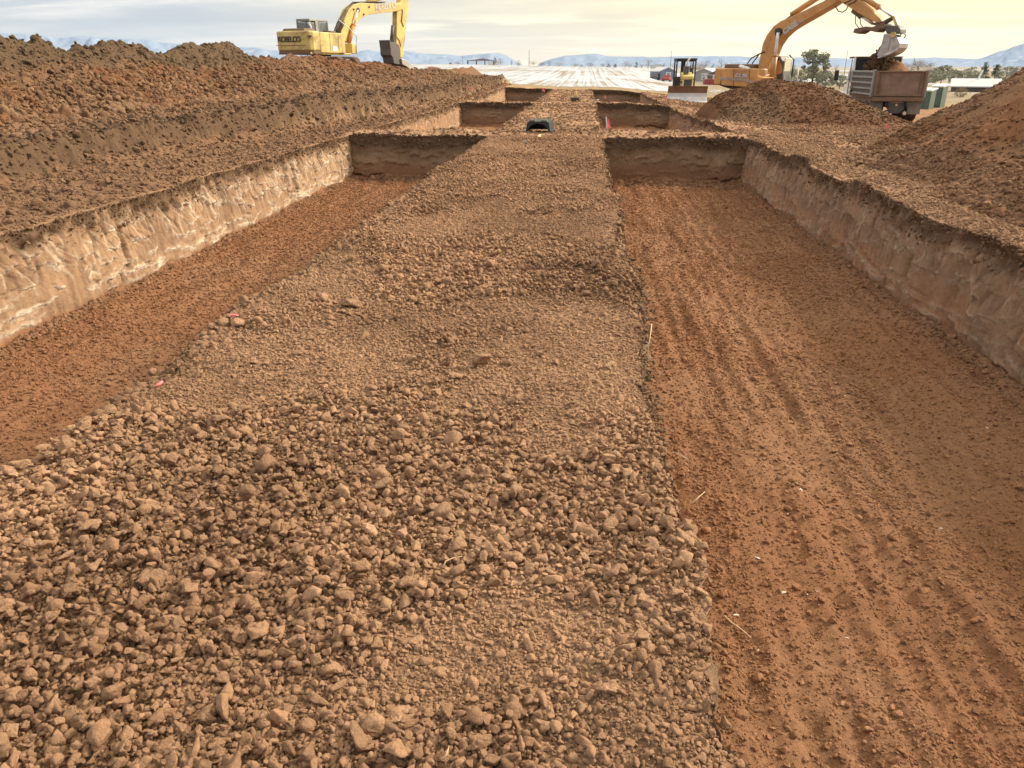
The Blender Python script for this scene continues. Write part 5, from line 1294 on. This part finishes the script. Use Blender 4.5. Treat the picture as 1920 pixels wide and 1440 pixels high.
M_BLUE = plain('slate blue siding', (0.17, 0.22, 0.30), 0.7, var=0.08); M_SID = plain('taupe siding', (0.32, 0.29, 0.27), 0.7, var=0.08); M_DARK = plain('dark siding', (0.14, 0.12, 0.11), 0.8)
M_SNOWR = plain('snowy roof', (0.52, 0.52, 0.54), 0.8, var=0.08); M_REDD = plain('dark red deck', (0.28, 0.05, 0.045), 0.7); M_BROWNR = plain('brown roof', (0.20, 0.15, 0.13), 0.8)
gable(1238, 1268, 215, 126, M_BLUE, M_SNOWR, 'slate blue house with a white window left of the bulldozer', 11, skew=0.25)
gable(1303, 1338, 205, 128, M_SID, M_SNOWR, 'taupe gabled house with white trim and window right of the bulldozer', 12, skew=-0.2)
R = gable(1328, 1358, 170, 133, M_DARK, M_BROWNR, 'dark brown house half hidden behind the orange excavator, red deck in front', 10, trim=False, skew=-0.3)
def deck():
    x, y = place(1336, 160); g = ground_far(x, y)
    D = MB().box((0, 0, 0.55), (2.7, 2.2, 1.1)).build('deck', M_REDD, None); D.location = (x, y, g-0.1); D.parent = None; tag(D, 'red wooden deck with white rails before the dark brown house', 'deck')
    for s_ in (-1, 1): MB().box((s_*1.3, -1.05, 1.3), (0.08, 0.08, 1.2)).box((s_*1.3, 0, 1.85), (0.06, 2.1, 0.08)).build('railing', M_WHITE, D)
    MB().box((0, -1.05, 1.85), (2.7, 0.06, 0.08)).build('railing', M_WHITE, D)
deck()
def car(px, d, mat, label, L_=4.3):
    x, y = place(px, d); R = empty('parked_car', (x, y, ground_far(x, y)), 1.35, label, 'car')
    MB().prism([(-L_/2, 0.35), (-L_/2, 0.85), (-L_/2+0.9, 0.95), (-0.9, 1.45), (0.7, 1.45), (1.3, 0.98), (L_/2, 0.85), (L_/2, 0.35)], -0.85, 0.85).build('body', mat, R, bevel=0.08)
    MB().prism([(-1.15, 0.98), (-0.85, 1.38), (0.65, 1.38), (1.1, 0.98)], -0.87, 0.87).build('side_glass', M_BLK, R)
    for sx in (-1, 1):
        for sy in (-1, 1): MB().disc((sx*1.35, sy*0.8, 0.33), (0, 1, 0), 0.33, 0.22, 16).build('wheel', M_RUB, R)
car(1252, 195, M_REDD, 'dark red car parked before the slate blue house'); car(1230, 215, M_DGR, 'dark grey car parked left of the slate blue house')
def pavilion():
    x, y = place(901, 400); g = ground_far(x, y); R = empty('open_barn', (x, y, g), 0.1, 'open-sided barn with low gable roof on the left skyline', 'barn')
    H = zof(109.5, 400)-g; w = 6.2
    for sx in (-1, -0.33, 0.33, 1):
        for yy in (0, 7): MB().box((sx*w, yy, H*0.35), (0.35, 0.35, H*0.7)).build('post', M_DARK, R)
    MB().prism([(-w-0.8, H*0.66), (w+0.8, H*0.66), (w*0.2, H)], -0.6, 8).build('roof', M_BROWNR, R)
    x, y = place(924, 420); R = gable(915, 935, 430, 113.5, M_WHITE, M_SNOWR, 'small white shed beside the open barn on the skyline', 8, cat='shed', name='shed', window=False, skew=0)
pavilion()
def far_sheds():
    for a in [(1219, 1244, 420, 120.5, 'long white low building on the skyline left of the bulldozer'), (1150, 1156, 480, 121, 'small white shed far off, middle of the skyline'), (970, 976, 460, 119, 'tiny white shed below the left mountain')]:
        gable(a[0], a[1], a[2], a[3], M_WHITE, M_SNOWR, a[4], 6, cat='shed', name='shed', window=False, skew=0.0)
far_sheds()
def snowy_shed():
    x0, y0 = place(1788, 118); x1, y1 = place(1885, 118); g = ground_far((x0+x1)/2, (y0+y1)/2)
    w = math.hypot(x1-x0, y1-y0); R = empty('long_shed', ((x0+x1)/2, (y0+y1)/2, g-0.2), math.atan2(y1-y0, x1-x0), 'long low building with snow-covered roof behind the right pile', 'shed')
    z1 = zof(145.5, 122)-g+0.2; z0 = zof(159, 118)-g+0.2
    MB().box((0, 2.5, z0/2), (w-0.4, 4.6, z0)).build('wall', M_DARK, R)
    MB().prism([(-0.3, z0), (-0.3, z0+0.12), (2.6, z1+0.1), (5.4, z0+0.12), (5.4, z0)], -w/2, w/2, 'x').build('roof', M_SNOWR, R)
    MB().tube([(w/2-2.6, 2.4, z1), (w/2-2.3, 2.4, z1+1.1)], 0.10, 8).build('vent_pipe', M_WHITE, R)
snowy_shed()
def cabinets():
    for (a, b, d, yt, yb, lab) in [(1736, 1757, 66, 163, 196, 'smaller dark green metal cabinet with a pale post, right of the truck'), (1755, 1778, 69, 156, 190, 'taller grey-green metal cabinet behind the smaller one')]:
        x0, y0 = place(a, d); x1, y1 = place(b, d); w = math.hypot(x1-x0, y1-y0); g = zof(yb+14, d); h = zof(yt, d)-g
        R = empty('utility_cabinet', ((x0+x1)/2, (y0+y1)/2, g), math.atan2(y1-y0, x1-x0)-0.3, lab, 'cabinet')
        MB().box((0, 0.5, h/2), (w, 1.1, h-0.12)).build('housing', M_GREEN, R, bevel=0.03)
        MB().prism([(-0.1, h-0.05), (1.15, h+0.08), (1.15, h), (-0.1, h-0.14)], -w/2-0.05, w/2+0.05, 'x').build('lid', M_WHITE, R)
        MB().box((w*0.2, -0.07, h*0.55), (w*0.35, 0.05, h*0.6)).build('door', M_GREEN, R, bevel=0.02)
        MB().tube([(-w*0.3, -0.3, 0), (-w*0.28, -0.3, h*0.8), (-w*0.1, -0.3, h*0.86)], 0.05, 6).build('post', M_WHITE, R)
cabinets()
def pole(px, ytop, d, label, r=0.12, cat='utility pole', arm=True):
    x, y = place(px, d); g = ground_far(x, y); h = zof(ytop, d)-g
    R = empty('utility_pole', (x, y, g), 0.3, label, cat); MB().tube([(0, 0, 0), (0, 0, h)], r, 8, r*0.6).build('mast', M_BARK, R)
    if arm: MB().box((0, 0, h-0.8), (2.2, 0.12, 0.12)).build('crossarm', M_BARK, R)
pole(992, 93, 330, 'tall thin pole on the skyline between the two mountains', 0.12, arm=False); pole(1257, 96, 330, 'thin pole just behind the bulldozer on the left', 0.12, arm=False); pole(1585, 96, 150, 'thin pole rising left of the dump truck', 0.06, arm=False)
pole(868, 104, 420, 'faint pole at the left of the skyline barn', 0.1); pole(1712, 105, 300, 'thin pole above the right side of the dump truck', 0.08, arm=False)

def leaf_mat(name, a, b):
    m, T, bb = new_mat(name); g = T.new('ShaderNodeNewGeometry'); oi = T.new('ShaderNodeObjectInfo')
    n = T.noise(g.outputs['Position'], 1.3, 3, 0.6); r = g.outputs['Random Per Island']
    c = T.mix(T.math('ADD', T.math('MULTIPLY', n, 0.6), T.math('MULTIPLY', r, 0.4)), a, b); T.l.new(c, bb.inputs['Base Color']); bb.inputs['Roughness'].default_value = 0.8; return m
M_EVG = leaf_mat('evergreen needles', (0.035, 0.055, 0.030), (0.11, 0.13, 0.07)); M_OLV = leaf_mat('olive leaves paled for haze', (0.16, 0.175, 0.12), (0.34, 0.34, 0.25)); M_TWIG = leaf_mat('bare twigs', (0.20, 0.14, 0.105), (0.38, 0.27, 0.20)); M_SAGE = leaf_mat('dry yellowish brush', (0.20, 0.16, 0.08), (0.34, 0.27, 0.14))  # olive leaf colour lightened to carry haze and backlight
def tree(px, ytop, d, wpx, kind, label, group=None, nleaf=900, seed=0, name=None):
    r = np.random.default_rng(1000+seed); x, y = place(px, d); g = ground_far(x, y); h = max(1.0, zof(ytop, d)-g); w = wpx*d/1558.0
    R = empty(name or {'e': 'evergreen_tree', 'o': 'leafy_tree', 'b': 'bare_tree', 's': 'shrub'}[kind], (x, y, g-0.1), r.uniform(0, 6), label, 'tree' if kind != 's' else 'shrub', group)
    tr = MB().tube([(0, 0, 0), (0.02*h, 0.01*h, h*0.45), (0, 0, h*0.85)], h*0.03, 7, h*0.008)
    br = []
    for k in range(14):
        z0 = h*r.uniform(0.15, 0.7); a = r.uniform(0, 6.28); l = w*0.5*r.uniform(0.5, 1.0); up = h*r.uniform(0.1, 0.3)
        e = (l*math.cos(a), l*math.sin(a), min(h*0.95, z0+up)); tr.tube([(0, 0, z0), (e[0]*0.5, e[1]*0.5, z0+up*0.35), e], h*0.012, 5, h*0.003); br.append(e)
    tr.build('trunk', M_BARK, R, True)
    # crown: leaf clumps around limb ends and through the volume
    cl = []
    for k in range(46 if kind != 'e' else 36):
        t = r.uniform(0.12 if kind in 'es' else 0.25, 1.0); 
        rad = w*0.5*((1.05-t)**0.75 if kind == 'e' else math.sqrt(max(0.02, 1-((t-0.55)/0.5)**2)))
        a = r.uniform(0, 6.28); q = rad*math.sqrt(r.uniform(0.05, 1))*0.9; cl.append((q*math.cos(a), q*math.sin(a), t*h*0.93, r.uniform(0.07, 0.17)*w))
    cl = np.array(cl); pick = r.integers(0, len(cl), nleaf); C0 = cl[pick]
    dr = r.normal(size=(nleaf, 3)); dr /= np.linalg.norm(dr, axis=1)[:, None]; c = C0[:, :3]+dr*(C0[:, 3]*r.uniform(0.4, 1.0, nleaf)**0.6)[:, None]*np.array([1, 1, 0.75])
    s = w*(0.022 if kind != 'b' else 0.050)*r.uniform(0.6, 1.5, nleaf)
    u = r.normal(size=(nleaf, 3)); u /= np.linalg.norm(u, axis=1)[:, None]; v = np.cross(u, r.normal(size=(nleaf, 3))); v /= np.linalg.norm(v, axis=1)[:, None]
    if kind == 'b': u = dr*1.4+np.array([0, 0, 0.5]); v = v*0.10
    V = np.stack([c-u*s[:, None], c+v*s[:, None]*0.8, c+u*s[:, None], c-v*s[:, None]*0.8], 1).reshape(-1, 3); V[:, 2] = np.clip(V[:, 2], 0.05, h+0.1)
    np_mesh('crown', V, np.arange(nleaf*4).reshape(-1, 4), [{'e': M_EVG, 'o': M_OLV, 'b': M_TWIG, 's': M_SAGE}[kind]], smooth=False, parent=R)
    return R
tree(1527, 91, 150, 56, 'o', 'large grey-green tree between the orange excavator and the dump truck', nleaf=5200, seed=1)
for i, a in enumerate([(1497, 128, 135, 34, 'low grey-green tree right beside the orange cab'), (1552, 134, 140, 40, 'rounded low tree right of the large grey-green tree'), (1580, 138, 130, 30, 'small bushy tree left of the truck mirror')]):
    tree(a[0], a[1], a[2], a[3], 'o', a[4], nleaf=2400, seed=10+i)
for i, (px, yt, d, w) in enumerate([(1770, 122, 190, 44), (1800, 130, 170, 40), (1822, 124, 210, 26), (1848, 116, 200, 24), (1870, 117, 205, 26), (1890, 124, 200, 30), (1912, 122, 195, 26), (1836, 130, 180, 24), (1745, 130, 180, 30)]):
    lb_ = ['broad tree above the smaller green cabinet', 'rounded tree above the taller green cabinet', 'slim tree over the left end of the snowy shed roof', 'left of two dark evergreens behind the snowy shed', 'right of two dark evergreens behind the snowy shed', 'wide tree behind the right end of the shed roof', 'rightmost tree, half cut by the big pile', 'low tree between the slim tree and the evergreens', 'leftmost tree of the belt, beside the truck'][i]
    tree(px, yt, d, w, 'e' if 1840 < px < 1875 else 'o', lb_, 'trees behind the right pile', 2000, 20+i)
for i, (px, yt, d, w) in enumerate([(1722, 112, 260, 34), (1700, 118, 250, 26), (1745, 117, 270, 24)]):
    tree(px, yt, d, w, 'b', ['tallest bare pinkish tree above the truck tailgate', 'bare pinkish tree at the upper right corner of the truck bed', 'bare tree right of the tallest bare tree above the tailgate'][i], nleaf=1200, seed=40+i)
tree(1812, 158, 95, 26, 's', 'olive bush directly behind the green cabinets', nleaf=900, seed=50); tree(1738, 150, 110, 16, 's', 'yellowish slim bush behind the right edge of the tailgate', nleaf=700, seed=51)
sky_tr = [(928, 106, 12, 'e'), (938, 108, 14, 'b'), (959, 112, 5, 'e'), (972, 112, 12, 'b'), (1000, 113, 16, 'b'), (1015, 116, 14, 'b'), (1030, 114, 10, 'b'), (1048, 117, 14, 'b'), (1107, 117, 16, 'b'), (1130, 119, 10, 'o'), (1141, 119, 12, 'e'), (1154, 119, 10, 'e'), (1172, 114, 14, 'b'), (1193, 116, 12, 'e'), (1203, 119, 8, 'o'), (1215, 108, 18, 'b'), (1232, 119, 6, 'e'), (1238, 119, 6, 'e'), (1245, 118, 7, 'e'), (1180, 118, 12, 'b'), (1300, 120, 22, 'o'), (1312, 117, 26, 'b'), (1322, 112, 22, 'b'), (1337, 117, 16, 'e'), (1352, 108, 20, 'b'), (1368, 116, 16, 'b'), (1385, 118, 14, 'e'), (1400, 119, 12, 'e'), (1294, 122, 12, 'e'), (1604, 118, 14, 'e'), (1568, 120, 12, 'b'), (1612, 116, 20, 'b'), (858, 115, 12, 'b'), (845, 117, 10, 'e'), (1078, 119, 14, 'b'), (1090, 120, 8, 'o'), (1265, 116, 16, 'b'), (1488, 120, 14, 'o')]
ORD = ['leftmost', 'second', 'third', 'fourth', 'fifth', 'sixth', 'seventh', 'eighth', 'ninth', 'tenth', 'eleventh', 'twelfth', 'thirteenth', 'fourteenth', 'fifteenth', 'sixteenth', 'seventeenth', 'eighteenth', 'nineteenth', 'twentieth']
ordk = {'b': 0, 'e': 0, 'o': 0}
for i, (px, yt, w, k) in enumerate(sorted(sky_tr)):
    o_ = ORD[ordk[k]]; ordk[k] += 1; o_ = o_ + (' from the left' if o_ != 'leftmost' else '')
    d = 430+40*math.sin(i*2.1) if px < 1250 else 300+30*math.sin(i)
    tree(px, yt, d, w*1.15, k, {'e': 'small dark evergreen on the skyline, ', 'b': 'small bare tree on the skyline, ', 'o': 'small grey-green leafy tree on the skyline, '}[k]+o_+{'e': ' of the evergreens', 'b': ' of the bare trees', 'o': ' of the leafy trees'}[k], {'e': 'evergreens on the skyline', 'b': 'bare trees on the skyline', 'o': 'leafy trees on the skyline'}[k], 420, 60+i)

# ------------------------------------------------------------------ mountains
M_MT, T, b = new_mat('mountain with painted haze')
geo = T.new('ShaderNodeNewGeometry'); P = geo.outputs['Position']
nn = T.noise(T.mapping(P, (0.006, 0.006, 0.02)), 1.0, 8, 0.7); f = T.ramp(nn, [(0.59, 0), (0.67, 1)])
T.l.new(T.mix(f, T.mix(T.noise(P, 0.02, 6, 0.7), (0.19, 0.25, 0.36), (0.27, 0.32, 0.42)), (0.50, 0.53, 0.60)), b.inputs['Base Color']); b.inputs['Roughness'].default_value = 0.95  # pale blue distance haze put into the base colour; snow patches on top
b.inputs['Specular IOR Level'].default_value = 0.0
def ridge(name, prof, d, label_amp=1.0, depth=1600, seed=0):
    pxs = np.linspace(prof[0][0], prof[-1][0], 420); py = np.interp(pxs, [p[0] for p in prof], [p[1] for p in prof])
    py = py + 0.7*fbm(pxs*0.05, pxs*0, o=4, seed=seed)*1.2
    top = np.array([at_dist(a, c, d) for a, c in zip(pxs, py)])
    bear = np.array([math.atan2(t[0], t[1]) for t in top]); rows = 44; V = []
    for k in range(rows):
        u = k/(rows-1); dd = d-depth*(1-u) if u < 0.7 or True else d
        r_ = d - depth*(1-u*1.25) if u <= 0.8 else d + depth*0.6*(u-0.8)
        hh = (S(np.array(min(u/0.8, 1.0)), -0.1, 1.0) if u <= 0.8 else 1-1.2*(u-0.8))
        z = (top[:, 2]+8)*float(hh) - 8
        nz = fbm(bear*60, np.full_like(bear, u*4.0), o=5, seed=seed+3)
        z = z + (top[:, 2]-1)*0.22*nz*math.sin(math.pi*min(u/0.8, 1.0))
        V.append(np.stack([np.sin(bear)*r_, np.cos(bear)*r_, z], 1))
    V = np.concatenate(V); o = np_mesh(name, V, grid_quads(rows, len(pxs)), [M_MT]); tag(o, kind='structure'); return o
farp = [(-260, 60), (-120, 66), (0, 64), (40, 65), (80, 70), (110, 72), (150, 68), (200, 72), (250, 74), (280, 76), (320, 81), (360, 84), (440, 87), (480, 90), (510, 94), (545, 96), (600, 98), (660, 97), (690, 94), (710, 97), (740, 97), (760, 95), (790, 100), (830, 102), (870, 105), (895, 101.5), (935, 99), (950, 104), (965, 113), (985, 124), (1010, 130)]
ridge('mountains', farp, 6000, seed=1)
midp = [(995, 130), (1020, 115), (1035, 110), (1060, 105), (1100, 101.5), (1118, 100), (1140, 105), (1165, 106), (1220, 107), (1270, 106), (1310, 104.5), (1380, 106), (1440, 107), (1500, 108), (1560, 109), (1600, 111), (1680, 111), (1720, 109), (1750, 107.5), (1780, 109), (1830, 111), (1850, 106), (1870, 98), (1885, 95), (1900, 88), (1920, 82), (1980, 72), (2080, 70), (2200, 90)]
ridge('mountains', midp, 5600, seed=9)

# ------------------------------------------------------------------ haze
def haze():
    hz = MB().box((0, 0, 120), (15600, 15600, 290)).build('haze', None)
    m = bpy.data.materials.new('haze air'); m.use_nodes = True; t = NT(m.node_tree); t.n.clear()
    v = t.new('ShaderNodeVolumePrincipled'); v.inputs['Color'].default_value = (0.50, 0.68, 1.0, 1); v.inputs['Density'].default_value = 0.5e-4
    v.inputs['Anisotropy'].default_value = 0.2
    out = t.new('ShaderNodeOutputMaterial'); t.l.new(v.outputs[0], out.inputs['Volume']); hz.data.materials.append(m); tag(hz, kind='stuff')
haze()
